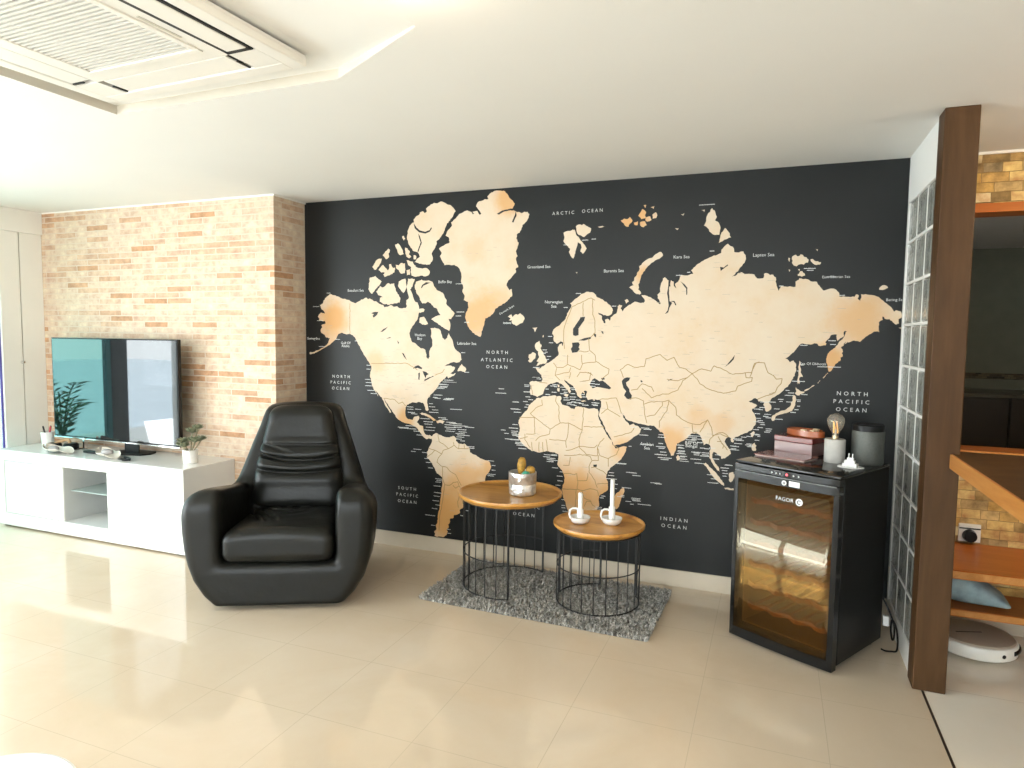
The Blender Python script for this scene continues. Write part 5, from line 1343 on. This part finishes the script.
def coffee_table(label, x, y_, R, Ht, rb, a0, a1, nb, legs, rz):
    t = thing('coffee_table', label, 'coffee table', (x, y_, RUGT - 0.004), rz)
    h = Ht - RUGT + 0.004
    MB().lathe([(0, h - 0.012), (R - 0.025, h - 0.012), (R - 0.014, h - 0.008), (R - 0.008, h), (R - 0.002, h), (R, h - 0.005), (R - 0.002, h - 0.016), (R - 0.022, h - 0.034), (0, h - 0.036)], 72).build('table_top', M_MANGO, t, 35)
    zt_ = h - 0.036
    def arc(z, r=rb, n=40):
        return [(r * math.cos(a0 + (a1 - a0) * i / n), r * math.sin(a0 + (a1 - a0) * i / n), z) for i in range(n + 1)]
    MB().tube(arc(0.004), 0.004, 8).build('bottom_ring', M_WIRE, t, 60)
    MB().tube(arc(0.205), 0.0035, 8).build('middle_ring', M_WIRE, t, 60)
    MB().tube(arc(zt_ - 0.004), 0.0035, 8).build('top_ring', M_WIRE, t, 60)
    for i in range(nb):
        a = a0 + (a1 - a0) * (i + 1) / (nb + 1)
        c_, s_ = math.cos(a), math.sin(a)
        if any(abs(math.atan2(math.sin(a - l), math.cos(a - l))) < 0.09 for l in legs): continue
        MB().tube([(rb * c_, rb * s_, 0.003), (rb * c_, rb * s_, zt_)], 0.0032, 6).build('bar', M_WIRE, t, 60)
    for l in legs:
        c_, s_ = math.cos(l), math.sin(l)
        MB().tube([((rb - 0.004) * c_, (rb - 0.004) * s_, 0.002), (rb * c_, rb * s_, 0.02), (rb * c_, rb * s_, zt_)], 0.0065, 8).build('leg', M_WIRE, t, 60)
    return t
D = math.radians
TX1, TY1, TH1 = -1.405, -0.400, 0.570
TX2, TY2, TH2 = -0.862, -0.445, 0.462
coffee_table('taller round wooden coffee table with black wire cage base holding the cactus', TX1, TY1, 0.304, TH1, 0.270, D(62), D(290), 15, [D(62), D(176), D(290)], 0)
coffee_table('lower round wooden coffee table with black wire cage base holding two candles', TX2, TY2, 0.250, TH2, 0.226, D(100), D(392), 17, [D(100), D(176), D(392)], 0)

# cactus in a silver pot, standing on the taller table
cp = thing('potted_cactus', 'small yellow cactus in a dented silver pot on the taller coffee table', 'cactus', (TX1 + 0.072, TY1 + 0.01, TH1 - 0.012))
cp.scale = (1.08, 1.08, 1.10)
m = MB()
prof = [(0, 0.0), (0.066, 0.0), (0.072, 0.006), (0.074, 0.055), (0.0715, 0.060), (0.0745, 0.066), (0.075, 0.118), (0.071, 0.120), (0.069, 0.100), (0, 0.100)]
m.lathe(prof, 40)
M_SILV, nt, b = new_mat('hammered_silver')
v = coords(nt); n1 = noise(nt, v, 20, 2); n2 = noise(nt, v, 16, 4, 0.6)
r_ = ramp(nt, [(0.3, (0.42, 0.41, 0.39)), (0.6, (0.78, 0.77, 0.75))], n2)
nt.links.new(r_.outputs[0], b.inputs['Base Color'])
b.inputs['Metallic'].default_value = 0.75; b.inputs['Roughness'].default_value = 0.28
bump(nt, n1, b, 1.0, 0.02)
m.build('pot', M_SILV, cp, 40)
MB().lathe([(0, 0.108), (0.045, 0.106), (0.069, 0.100)], 28).build('soil', pm('dark_soil', (0.05, 0.035, 0.02), 0.9, var=0.3, bmp=0.6, bscale=90), cp, 60)
M_CAC = pm('golden_cactus', (0.40, 0.22, 0.03), 0.6, var=0.5, scale=50, bmp=0.6, bscale=110, bdist=0.004)
MB().lathe([(0, 0.0), (0.5, 0.08), (0.85, 0.3), (1.0, 0.58), (0.85, 0.85), (0.5, 0.97), (0, 1.0)], 20, M=Matrix.Translation((-0.012, 0.0, 0.100)) @ Matrix.Rotation(0.10, 4, 'Y') @ Matrix.Diagonal((0.024, 0.020, 0.096, 1))).build('cactus_column', M_CAC, cp, 80)
MB().lathe([(0, 0.0), (0.6, 0.06), (0.95, 0.3), (1.0, 0.55), (0.85, 0.82), (0.5, 0.96), (0, 1.0)], 20, M=Matrix.Translation((0.038, 0.004, 0.100)) @ Matrix.Rotation(0.2, 4, 'Y') @ Matrix.Diagonal((0.026, 0.022, 0.052, 1))).build('cactus_ball', M_CAC, cp, 80)
MB().lathe([(0, 0.0), (0.02, 0.004), (0.022, 0.016), (0.012, 0.024), (0, 0.025)], 12, c=(0.028, -0.026, 0.103)).build('green_pebble', pm('turquoise', (0.05, 0.36, 0.24), 0.4), cp, 60)
m = MB()
for (x, y_, s) in ((0.012, -0.035, 0.012), (0.045, -0.035, 0.010), (-0.02, -0.03, 0.010), (0.02, -0.05, 0.009)):
    m.lathe([(0, 0), (s, s * 0.4), (s * 0.8, s), (0, s * 1.2)], 10, c=(x, y_, 0.102))
m.build('white_pebbles', M_CERAMIC, cp, 60)

# candle holders with candles
def candle_holder(x, y_, stem, candle, lab1, lab2):
    h = thing('candle_holder', lab1, 'candle holder', (x, y_, TH2 - 0.012), 0)
    MB().lathe([(0, 0.0), (0.036, 0.0), (0.050, 0.012), (0.056, 0.030), (0.057, 0.036), (0.054, 0.037), (0.047, 0.020), (0.018, 0.010), (0, 0.010)], 40).build('saucer', M_CERAMIC, h, 50)
    MB().lathe([(0.0, 0.008), (0.0185, 0.008), (0.0175, stem), (0.0155, stem + 0.002), (0.0125, stem), (0.0125, stem - 0.03), (0, stem - 0.03)], 28).build('candle_socket', M_CERAMIC, h, 50)
    MB().tube([(-0.050, -0.012, 0.022), (-0.058, -0.014, 0.045), (-0.054, -0.012, 0.070), (-0.040, -0.008, 0.080), (-0.022, -0.004, 0.080), (-0.012, 0, 0.074)], 0.006, 10).build('handle', M_CERAMIC, h, 80)
    c = thing('candle', lab2, 'candle', (x, y_, TH2 - 0.012 + stem - 0.029), 0)
    L = candle - stem + 0.029
    MB().lathe([(0, 0), (0.0118, 0.0), (0.0116, L), (0.008, L + 0.003), (0, L + 0.001)], 20).build('wax', pm('white_wax', (0.84, 0.83, 0.80), 0.4, var=0.01), c, 50)
    MB().tube([(0, 0, L), (0.0005, 0, L + 0.006)], 0.0012, 5).build('wick', M_BLACKSAT, c)
candle_holder(-0.963, -0.468, 0.075, 0.165, 'left white ceramic candle holder with the shorter candle', 'shorter white candle in the left holder on the lower table')
candle_holder(-0.797, -0.420, 0.095, 0.245, 'right white ceramic candle holder with the taller candle', 'taller white candle in the right holder on the lower table')

# ================================================================== WINE COOLER
FR = D(-29.5)
FX, FY, FH = 0.186, -0.474, 0.885
fc = thing('wine_cooler', 'black wine cooler with a smoked glass door in the corner by the map', 'wine cooler', (FX, FY, 0.0), FR)
def fpos(x, y_, z=FH):
    return (FX + x * math.cos(FR) - y_ * math.sin(FR), FY + x * math.sin(FR) + y_ * math.cos(FR), z)
w, d0, d1 = 0.254, -0.2525, 0.2525
m = MB()
m.box(-w, -w + 0.03, -0.205, d1, 0.03, FH - 0.012, 0.004); m.box(w - 0.03, w, -0.205, d1, 0.03, FH - 0.012, 0.004)
m.box(-w + 0.02, w - 0.02, d1 - 0.03, d1, 0.03, FH - 0.012); m.box(-w + 0.02, w - 0.02, -0.205, d1, 0.03, 0.07); m.box(-w + 0.02, w - 0.02, -0.205, d1, FH - 0.09, FH - 0.012)
m.build('cabinet', M_BLACKSAT, fc)
m = MB()
m.box(-w + 0.030, -w + 0.034, -0.19, 0.222, 0.07, FH - 0.09); m.box(w - 0.034, w - 0.030, -0.19, 0.222, 0.07, FH - 0.09)
m.box(-w + 0.034, w - 0.034, 0.218, 0.222, 0.07, FH - 0.09); m.box(-w + 0.034, w - 0.034, -0.19, 0.218, 0.070, 0.074)
m.build('liner', pm('grey_brown_liner', (0.32, 0.25, 0.15), 0.5), fc)
M_TOP = pm('black_glossy_top', (0.010, 0.010, 0.010), 0.10, var=0.05)
MB().box(-w, w, -0.250, d1, FH - 0.014, FH, 0.004).build('top_panel', M_TOP, fc, 40)
m = MB()
for x in (-0.21, 0.21):
    for y_ in (-0.17, 0.21): m.lathe([(0, 0), (0.018, 0), (0.018, 0.031), (0, 0.031)], 16, c=(x, y_, 0))
m.build('foot', M_BLACKSAT, fc, 40)
# door: bowed frame
def bow(x): return -0.2525 - 0.010 * (1 - (x / w) ** 2)
def bowed(x0, x1, z0, z1, th, n=16, off=0.0):
    V, F = [], []
    for i in range(n + 1):
        x = x0 + (x1 - x0) * i / n
        yf = bow(x) + off
        V += [(x, yf, z0), (x, yf, z1), (x, yf + th, z1), (x, yf + th, z0)]
    for i in range(n):
        a = i * 4; b_ = a + 4
        for k in range(4): F.append((a + k, b_ + k, b_ + (k + 1) % 4, a + (k + 1) % 4))
    F.append((3, 2, 1, 0)); e = n * 4; F.append((e, e + 1, e + 2, e + 3))
    return V, F
def merge(parts):
    V, F = [], []
    for v_, f_ in parts:
        o_ = len(V); V += v_; F += [tuple(i + o_ for i in q) for q in f_]
    return V, F
zb, zc, zd = 0.014, 0.800, FH - 0.016
V, F = merge([bowed(-w, w, zb, 0.060, 0.040), bowed(-w, -w + 0.020, 0.060, zc, 0.040, 3), bowed(w - 0.024, w, 0.060, zc, 0.040, 3)])
dr = raw_mesh('door', V, F, M_BLACK, fc)
V, F = bowed(-w + 0.018, w - 0.022, 0.058, zc + 0.004, 0.006, 16, 0.004)
raw_mesh('door_glass', V, F, pane_mat('smoked_amber_glass', (0.80, 0.62, 0.36), 1.7, 0.02, ((0.16, 0.105, 0.045), 0.13)), dr, True)
V, F = merge([bowed(-w, w, zc, zc + 0.036, 0.040, 16, -0.004), bowed(-w, w, zc + 0.040, zd, 0.045, 16, 0.002)])
cp_ = raw_mesh('control_panel', V, F, pm('black_mirror_panel', (0.008, 0.009, 0.009), 0.07, var=0.05, spec=0.3), fc)
m = MB(); m.tube([(x, bow(x) - 0.006, zc + 0.038) for x in [-w + 0.01 + i * (2 * w - 0.02) / 20 for i in range(21)]], 0.0035, 8)
m.build('panel_ridge', pm('dark_steel', (0.16, 0.17, 0.17), 0.25, 0.6), cp_, 60)
# lights and symbols on the panel
Mf = lambda x, z, dy=0.0: Matrix.Translation((x, bow(x) - 0.0022 + dy, z)) @ Matrix.Rotation(PI / 2, 4, 'X')
M_LED = pm('white_symbol', (0.75, 0.75, 0.75), 0.5)
m = MB()
for x, s in ((-0.055, 0.006), (-0.033, 0.006), (-0.015, 0.0045), (0.05, 0.006), (0.074, 0.006)):
    m.lathe([(0, 0.0015), (s * 0.6, 0.0015), (s, 0.0)], 3, M=Mf(x, zc + 0.056))
m.build('symbol', M_LED, cp_)
m = MB(); m.lathe([(0, 0.0015), (0.005, 0.0015), (0.006, 0.0)], 14, M=Mf(0.018, zc + 0.056)); m.build('red_light', emit_mat('red_led', (1.0, 0.12, 0.15), 1.2), cp_)
m = MB(); m.lathe([(0.006, 0.0012), (0.011, 0.0012), (0.0115, -0.0005)], 20, M=Mf(0.010, zc + 0.018, -0.006)); m.lathe([(0, 0.0012), (0.003, 0.0012)], 10, M=Mf(0.010, zc + 0.018, -0.006)); m.build('round_emblem', M_LED, cp_)
m = MB(); m.box(0.032, 0.082, -0.001, 0.001, zc + 0.006, zc + 0.030, M=Matrix.Translation((0, bow(0.057) - 0.0052, 0))); m.build('white_sticker', M_LED, cp_)
text_mesh('wordmark', 'FAGOR', 0.026, M_LED, dr, Matrix.Translation((0.010, bow(0) + 0.0015, zc - 0.060)) @ Matrix.Rotation(PI / 2, 4, 'X'), 1.02)
m = MB(); m.lathe([(0, 0.001), (0.0165, 0.001), (0.0165, 0.0)], 24, M=Matrix.Translation((0.080, bow(0.08) + 0.0015, zc - 0.060)) @ Matrix.Rotation(PI / 2, 4, 'X'))
em = m.build('wordmark_disc', M_LED, dr)
m = MB(); m.tube([(0.080 + 0.008 * math.cos(a), bow(0.08) - 0.0001, zc - 0.060 + 0.008 * math.sin(a)) for a in [0.5 + i * 0.26 for i in range(20)]], 0.0018, 6)
m.build('disc_ring', M_BLACKSAT, dr)
# wooden shelves with curved fronts
M_SHELF = wood_mat('cellar_shelf_wood', (0.25, 0.10, 0.02), (0.36, 0.16, 0.04), (0.45, 0.22, 0.06), 0.5, 'X')
for k in range(6):
    z = 0.150 + k * 0.105
    V, F = [], []
    n = 24
    for i in range(n + 1):
        x = -0.212 + 0.424 * i / n
        yf = -0.185 + 0.016 * math.cos(x * 58)
        V += [(x, yf, z), (x, yf, z + 0.022), (x, yf + 0.02, z + 0.022), (x, yf + 0.02, z)]
    for i in range(n):
        a = i * 4; b_ = a + 4
        for q in range(4): F.append((a + q, b_ + q, b_ + (q + 1) % 4, a + (q + 1) % 4))
    m = MB()
    sh = raw_mesh('shelf', V, F, M_SHELF, fc)
    for i in range(7):
        x = -0.18 + i * 0.06
        m.box(x - 0.006, x + 0.006, -0.17, 0.21, z + 0.004, z + 0.014)
    m.build('shelf_slats', M_SHELF, sh)

# things on top of the wine cooler
M_ROSE = pm('rosewood', (0.17, 0.022, 0.015), 0.22, var=0.25, scale=14, stretch=(0.2, 1, 1), coat=0.4)
M_ROSEF = pm('rosewood_reflecting', (0.20, 0.10, 0.09), 0.18, var=0.12, scale=14, stretch=(0.2, 1, 1), coat=0.5)  # greyer rosewood copy, the front's reflection put into its colour
BX = fpos(-0.152, 0.165)
bxr = D(-29.5)
wb = thing('wooden_box', 'dark red wooden box with a lid on the wine cooler', 'box', BX, bxr)
MB().box(-0.100, 0.100, -0.065, 0.065, 0.0, 0.064, 0.002).build('box_base', M_ROSEF, wb)
MB().box(-0.102, 0.102, -0.067, 0.067, 0.065, 0.092, 0.003).build('lid', M_ROSE, wb)
at_ = thing('cigar_ashtray', 'oval reddish wooden ashtray with cream rests on top of the dark red box', 'ashtray', fpos(-0.130, 0.180, FH + 0.092), D(-38))
m = MB(); m.lathe([(0, 0.0), (0.90, 0.0), (1.0, 0.006), (1.0, 0.034), (0.93, 0.036), (0.86, 0.030), (0.82, 0.012), (0, 0.012)], 40, M=Matrix.Diagonal((0.105, 0.052, 1, 1)))
m.build('tray', pm('red_brown_wood', (0.30, 0.075, 0.022), 0.25, var=0.3, scale=12, coat=0.3), at_, 40)
m = MB()
m.box(0.005, 0.032, -0.050, -0.030, 0.026, 0.040, 0.003); m.box(0.050, 0.072, -0.038, -0.018, 0.026, 0.040, 0.003); m.box(0.02, 0.05, 0.028, 0.048, 0.026, 0.040, 0.003)
m.build('cigar_rest', pm('cream_horn', (0.72, 0.55, 0.33), 0.4), at_)
bk = thing('folded_leather_folder', 'flat reddish folder lying in front of the dark red box', 'folder', fpos(-0.138, 0.012), D(-26))
MB().box(-0.125, 0.125, -0.075, 0.075, 0.0, 0.006, 0.002).build('pages', pm('pale_page', (0.60, 0.44, 0.40), 0.4), bk)
m = MB(); m.box(-0.130, 0.128, -0.078, 0.078, 0.006, 0.011, 0.002); m.build('cover', pm('reddish_cover', (0.22, 0.085, 0.07), 0.22, var=0.15, coat=0.3, bmp=0.3, bscale=30, bdist=0.004), bk)
# bulb lamp
lp = thing('bulb_lamp', 'concrete cylinder lamp with a clear filament bulb on the wine cooler', 'lamp', fpos(0.067, 0.085), 0)
MB().lathe([(0, 0), (0.045, 0.0), (0.0465, 0.003), (0.0465, 0.108), (0.044, 0.112), (0.020, 0.112), (0.018, 0.108), (0, 0.108)], 40).build('concrete_base', pm('pale_concrete', (0.47, 0.45, 0.42), 0.8, var=0.1, scale=20), lp, 40)
MB().lathe([(0, 0.108), (0.0135, 0.108), (0.0135, 0.128), (0, 0.128)], 24).build('bulb_cap', pm('brass', (0.60, 0.48, 0.30), 0.3, 0.8), lp, 40)
MB().lathe([(0.0125, 0.126), (0.016, 0.140), (0.026, 0.158), (0.036, 0.178), (0.0395, 0.196), (0.037, 0.212), (0.028, 0.226), (0.014, 0.234), (0, 0.236)], 36).build('bulb_glass', pane_mat('bulb_glass', (0.92, 0.91, 0.88), 1.6, 0.0, ((0.55, 0.52, 0.47), 0.20)), lp, 80)
MB().tube([(-0.008, 0, 0.140), (-0.010, 0, 0.195), (0.0, 0, 0.150), (0.004, 0.003, 0.197), (0.010, 0, 0.150), (0.009, 0, 0.140)], 0.0032, 6).build('filament', emit_mat('amber_filament', (1.0, 0.50, 0.12), 0.9), lp, 60)
MB().lathe([(0, 0.128), (0.005, 0.128), (0.003, 0.158), (0, 0.160)], 12).build('glass_stem', pm('bulb_stem', (0.65, 0.6, 0.5), 0.2), lp, 60)
# speaker
sk = thing('smart_speaker', 'grey cylindrical speaker at the back corner of the wine cooler', 'speaker', fpos(0.178, 0.180), 0)
sk.scale = (0.90, 0.90, 1.0)
MB().lathe([(0, 0), (0.074, 0.0), (0.078, 0.006), (0.0785, 0.155), (0.078, 0.157), (0, 0.157)], 56).build('fabric_body', pm('grey_speaker_mesh', (0.10, 0.105, 0.095), 0.5, 0.35, var=0.1, scale=120, bmp=0.3, bscale=400), sk, 40)
MB().lathe([(0.0745, 0.157), (0.0765, 0.158), (0.0765, 0.184), (0.072, 0.189), (0.055, 0.187), (0, 0.184)], 56).build('top_cap', M_BLACKSAT, sk, 40)
# charger with its cable
cg = thing('phone_charger', 'white two-pin charger standing on its coiled cable on the wine cooler', 'charger', fpos(0.178, 0.005), D(-20))
cg.scale = (0.88, 0.88, 0.88)
m = MB()
m.prism([(-0.034, -0.018), (0.034, -0.018), (0.036, 0.018), (-0.036, 0.018)], 0.004, 0.022)
m.prism([(-0.026, -0.014), (0.024, -0.014), (0.024, 0.014), (-0.026, 0.014)], 0.022, 0.038)
m.prism([(-0.014, -0.010), (0.016, -0.010), (0.016, 0.010), (-0.014, 0.010)], 0.038, 0.052)
m.build('plug_body', M_CERAMIC, cg)
m = MB()
for x in (-0.008, 0.010): m.tube([(x, 0, 0.050), (x, 0, 0.074)], 0.0026, 8)
m.build('pins', M_CERAMIC, cg, 60)
coil = []
for i in range(90):
    a = i * 0.21
    rr_ = 0.030 + 0.008 * math.sin(i * 0.33) + 0.00018 * i
    coil.append((1.35 * rr_ * math.cos(a), rr_ * math.sin(a), 0.0028 + 0.0006 * (i % 7) / 3))
MB().tube(coil, 0.0026, 6).build('cable', M_CERAMIC, cg, 60)
# power cord on the floor
cord = [(0.535, -0.335, 0.22), (0.565, -0.355, 0.16), (0.585, -0.375, 0.10), (0.582, -0.41, 0.055), (0.572, -0.425, 0.05), (0.568, -0.40, 0.09), (0.575, -0.385, 0.13), (0.590, -0.405, 0.10), (0.594, -0.435, 0.05), (0.588, -0.455, 0.010), (0.565, -0.462, 0.006), (0.54, -0.466, 0.006), (0.525, -0.452, 0.006)]
def smooth_path(p, k=8):
    P = [Vector(q) for q in p]; out = []
    for i in range(len(P) - 1):
        p0, p1, p2, p3 = P[max(0, i - 1)], P[i], P[i + 1], P[min(len(P) - 1, i + 2)]
        for j in range(k):
            t = j / k
            out.append(0.5 * ((2 * p1) + (p2 - p0) * t + (2 * p0 - 5 * p1 + 4 * p2 - p3) * t * t + (3 * p1 - p0 - 3 * p2 + p3) * t ** 3))
    out.append(P[-1]); return out
o = thing('power_cord', 'black power cord looped on the floor behind the wine cooler', 'power cord', (0.55, -0.42, 0.0))
cl = [Vector(q) - Vector((0.55, -0.42, 0)) for q in smooth_path(cord)]
MB().tube(cl, 0.0042, 8).build('cable', M_BLACKSAT, o, 60)
MB().box(-0.012, 0.016, 0.055, 0.085, 0.085, 0.135, 0.005).build('white_plug', M_CERAMIC, o)

# ================================================================== RIGHT-HAND NOOK
ct = thing('bar_counter', 'wooden counter top, edge coloured as lit, reaching out from the brown post', 'counter', (0.68, -0.803, 0.0))
m = MB()
m.prism([(0.012, -0.003), (0.036, -0.003), (0.036, 0.100), (1.30, 0.100), (1.30, -1.6), (0.012, -1.6)], 0.958, 1.013)
m.build('worktop', M_PILLAR, ct)  # darker post wood puts shade into the colour of the top
MB().box(0.0, 0.012, -1.6, -0.003, 0.955, 1.0135, 0.002).build('lit_edge_band', M_COUNTER, ct)  # golden colour stands in for light on the counter edge
MB().box(0.04, 1.30, 0.088, 0.104, 0.972, 1.020, 0.003).build('rear_lip', M_COUNTER, ct)

def wall_shelf(label, y0, z0, z1):
    o = thing('wall_shelf', label, 'shelf', (0.735, 0.0, z0))
    MB().box(0.0, 1.6, y0, -0.002, 0.0, z1 - z0, 0.003).build('board', M_ORANGE, o)
    MB().box(0.0, 1.6, y0 - 0.004, y0, 0.006, z1 - z0 - 0.004).build('front_edge', M_COUNTER, o)
wall_shelf('upper orange wooden shelf below the socket on the stone wall', -0.505, 0.405, 0.445)
wall_shelf('lower orange wooden shelf carrying the blue cushion', -0.30, 0.160, 0.197)

cu = thing('cushion', 'pale blue cushion lying on the lower orange shelf', 'cushion', (0.90, -0.16, 0.197), D(-4))
def cush(X, Y, Z):
    ex = np.abs(X) / 0.19; ey = np.abs(Y) / 0.115
    t = 0.010 + 0.060 * np.clip(1 - ex ** 2, 0, 1) ** 0.6 * np.clip(1 - ey ** 2, 0, 1) ** 0.5
    t = t * np.clip(1.25 - 0.75 * X / 0.19, 0.3, 1.8)
    return smax(smax(np.abs(X) - 0.19, np.abs(Y) - 0.115, 0.03), np.abs(Z - 0.075 * np.clip(1.1 - 0.8 * X / 0.19, 0.2, 2)) - t, 0.02)
V, F = surface_net(cush, (-0.2, -0.125, 0.0), (0.2, 0.125, 0.19), 0.008)
V = np.array(V); V[:, 2] -= V[:, 2].min()
raw_mesh('cover', V, F, pm('blue_grey_fabric', (0.24, 0.33, 0.36), 0.8, var=0.35, scale=14), cu, True)

so = thing('wall_socket', 'white wall socket with a black plug on the stone wall', 'socket', (0.957, -0.0, 0.500))
MB().box(-0.048, 0.048, -0.012, 0.0, -0.046, 0.046, 0.003).build('face_plate', M_PLASTIC, so)
m = MB(); m.lathe([(0, 0), (0.030, 0.0), (0.032, 0.006), (0.028, 0.034), (0, 0.036)], 24, M=Matrix.Translation((-0.002, -0.012, -0.012)) @ Matrix.Rotation(PI / 2, 4, 'X'))
m.build('black_plug', M_BLACKSAT, so, 40)
MB().box(-0.046, 0.046, -0.014, -0.011, 0.020, 0.026).build('plate_groove', M_BLACKSAT, so)

rv = thing('robot_vacuum', 'round white robot vacuum with a beige lid under the lower shelf', 'robot vacuum', (0.938, -0.265, 0.0), D(20))
MB().lathe([(0, 0.012), (0.160, 0.012), (0.172, 0.020), (0.175, 0.032), (0.175, 0.066), (0.171, 0.074), (0.165, 0.076), (0, 0.076)], 72).build('bumper_body', M_PLASTIC, rv, 35)
MB().lathe([(0, 0.088), (0.140, 0.087), (0.160, 0.083), (0.165, 0.076), (0, 0.076)], 72).build('lid', pm('taupe_lid', (0.42, 0.36, 0.29), 0.3, var=0.04), rv, 35)
m = MB(); m.tube([(0.1745 * math.cos(a), 0.1745 * math.sin(a), 0.052) for a in [D(-62) + i * D(3) for i in range(14)]], 0.0105, 8)
m.build('sensor_window', M_BLACK, rv, 60)
m = MB(); m.lathe([(0, 0), (0.009, 0.0), (0.009, 0.004), (0, 0.004)], 16, M=Matrix.Rotation(D(-82), 4, 'Z') @ Matrix.Translation((0.173, 0, 0.046)) @ Matrix.Rotation(PI / 2, 4, 'Y'))
m.build('side_button', M_BLACKSAT, rv, 40)
MB().box(-0.09, 0.03, -0.012, -0.004, 0.0865, 0.0885).build('lid_slot', M_DARKSLOT, rv)
m = MB()
for y_ in (-0.11, 0.11): m.lathe([(0, -0.012), (0.030, -0.012), (0.030, 0.012), (0, 0.012)], 20, M=Matrix.Translation((0, y_, 0.030)) @ Matrix.Rotation(PI / 2, 4, 'X'))
m.build('wheel', M_BLACKSAT, rv, 40)

# the dim kitchen beyond the opening
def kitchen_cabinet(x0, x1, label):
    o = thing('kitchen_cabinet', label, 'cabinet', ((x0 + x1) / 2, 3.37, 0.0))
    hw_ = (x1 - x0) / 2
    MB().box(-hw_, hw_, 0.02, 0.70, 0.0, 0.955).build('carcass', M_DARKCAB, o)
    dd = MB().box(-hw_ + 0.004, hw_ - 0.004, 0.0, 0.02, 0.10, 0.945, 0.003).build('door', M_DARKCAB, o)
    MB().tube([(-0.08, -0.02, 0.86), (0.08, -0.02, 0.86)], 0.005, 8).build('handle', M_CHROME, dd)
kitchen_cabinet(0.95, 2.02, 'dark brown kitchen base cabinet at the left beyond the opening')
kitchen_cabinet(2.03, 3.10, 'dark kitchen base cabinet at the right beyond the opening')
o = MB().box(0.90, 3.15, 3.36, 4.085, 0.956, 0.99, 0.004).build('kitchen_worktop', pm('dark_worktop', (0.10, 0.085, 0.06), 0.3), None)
set_props(o, 'dark stone worktop over the kitchen base cabinets', 'worktop')
struct(MB().box(0.605, 3.2, 4.085, 4.10, 1.09, 1.15).build('trim_9', brick_mat('mosaic_band', 0.05, 0.02, 0.002, [(0, (0.10, 0.07, 0.04)), (0.5, (0.22, 0.17, 0.10)), (1, (0.06, 0.05, 0.04))], (0.1, 0.09, 0.07))))
ks = thing('kitchen_spotlight', 'tiny round spotlight in the dark kitchen ceiling', 'spotlight', (2.45, 3.55, H))
MB().lathe([(0, -0.004), (0.045, -0.004), (0.05, 0.0)], 20).build('lamp_lens', emit_mat('kitchen_lamp', (1.0, 0.9, 0.75), 2.0), ks)
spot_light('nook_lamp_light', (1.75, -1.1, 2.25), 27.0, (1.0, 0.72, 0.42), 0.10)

# white stool in the near left corner of the picture
stl = thing('stool', 'round white stool at the near left corner of the picture', 'stool', (-1.565, -3.128, 0.0))
MB().lathe([(0, 0.425), (0.17, 0.425), (0.185, 0.430), (0.192, 0.442), (0.197, 0.450), (0.190, 0.452), (0.180, 0.441), (0.10, 0.436), (0, 0.436)], 64).build('seat', M_CERAMIC, stl, 40)
MB().lathe([(0, 0), (0.150, 0.0), (0.155, 0.008), (0.06, 0.03), (0.035, 0.08), (0.030, 0.30), (0.05, 0.40), (0.12, 0.426), (0, 0.426)], 48).build('pedestal', M_CERAMIC, stl, 40)
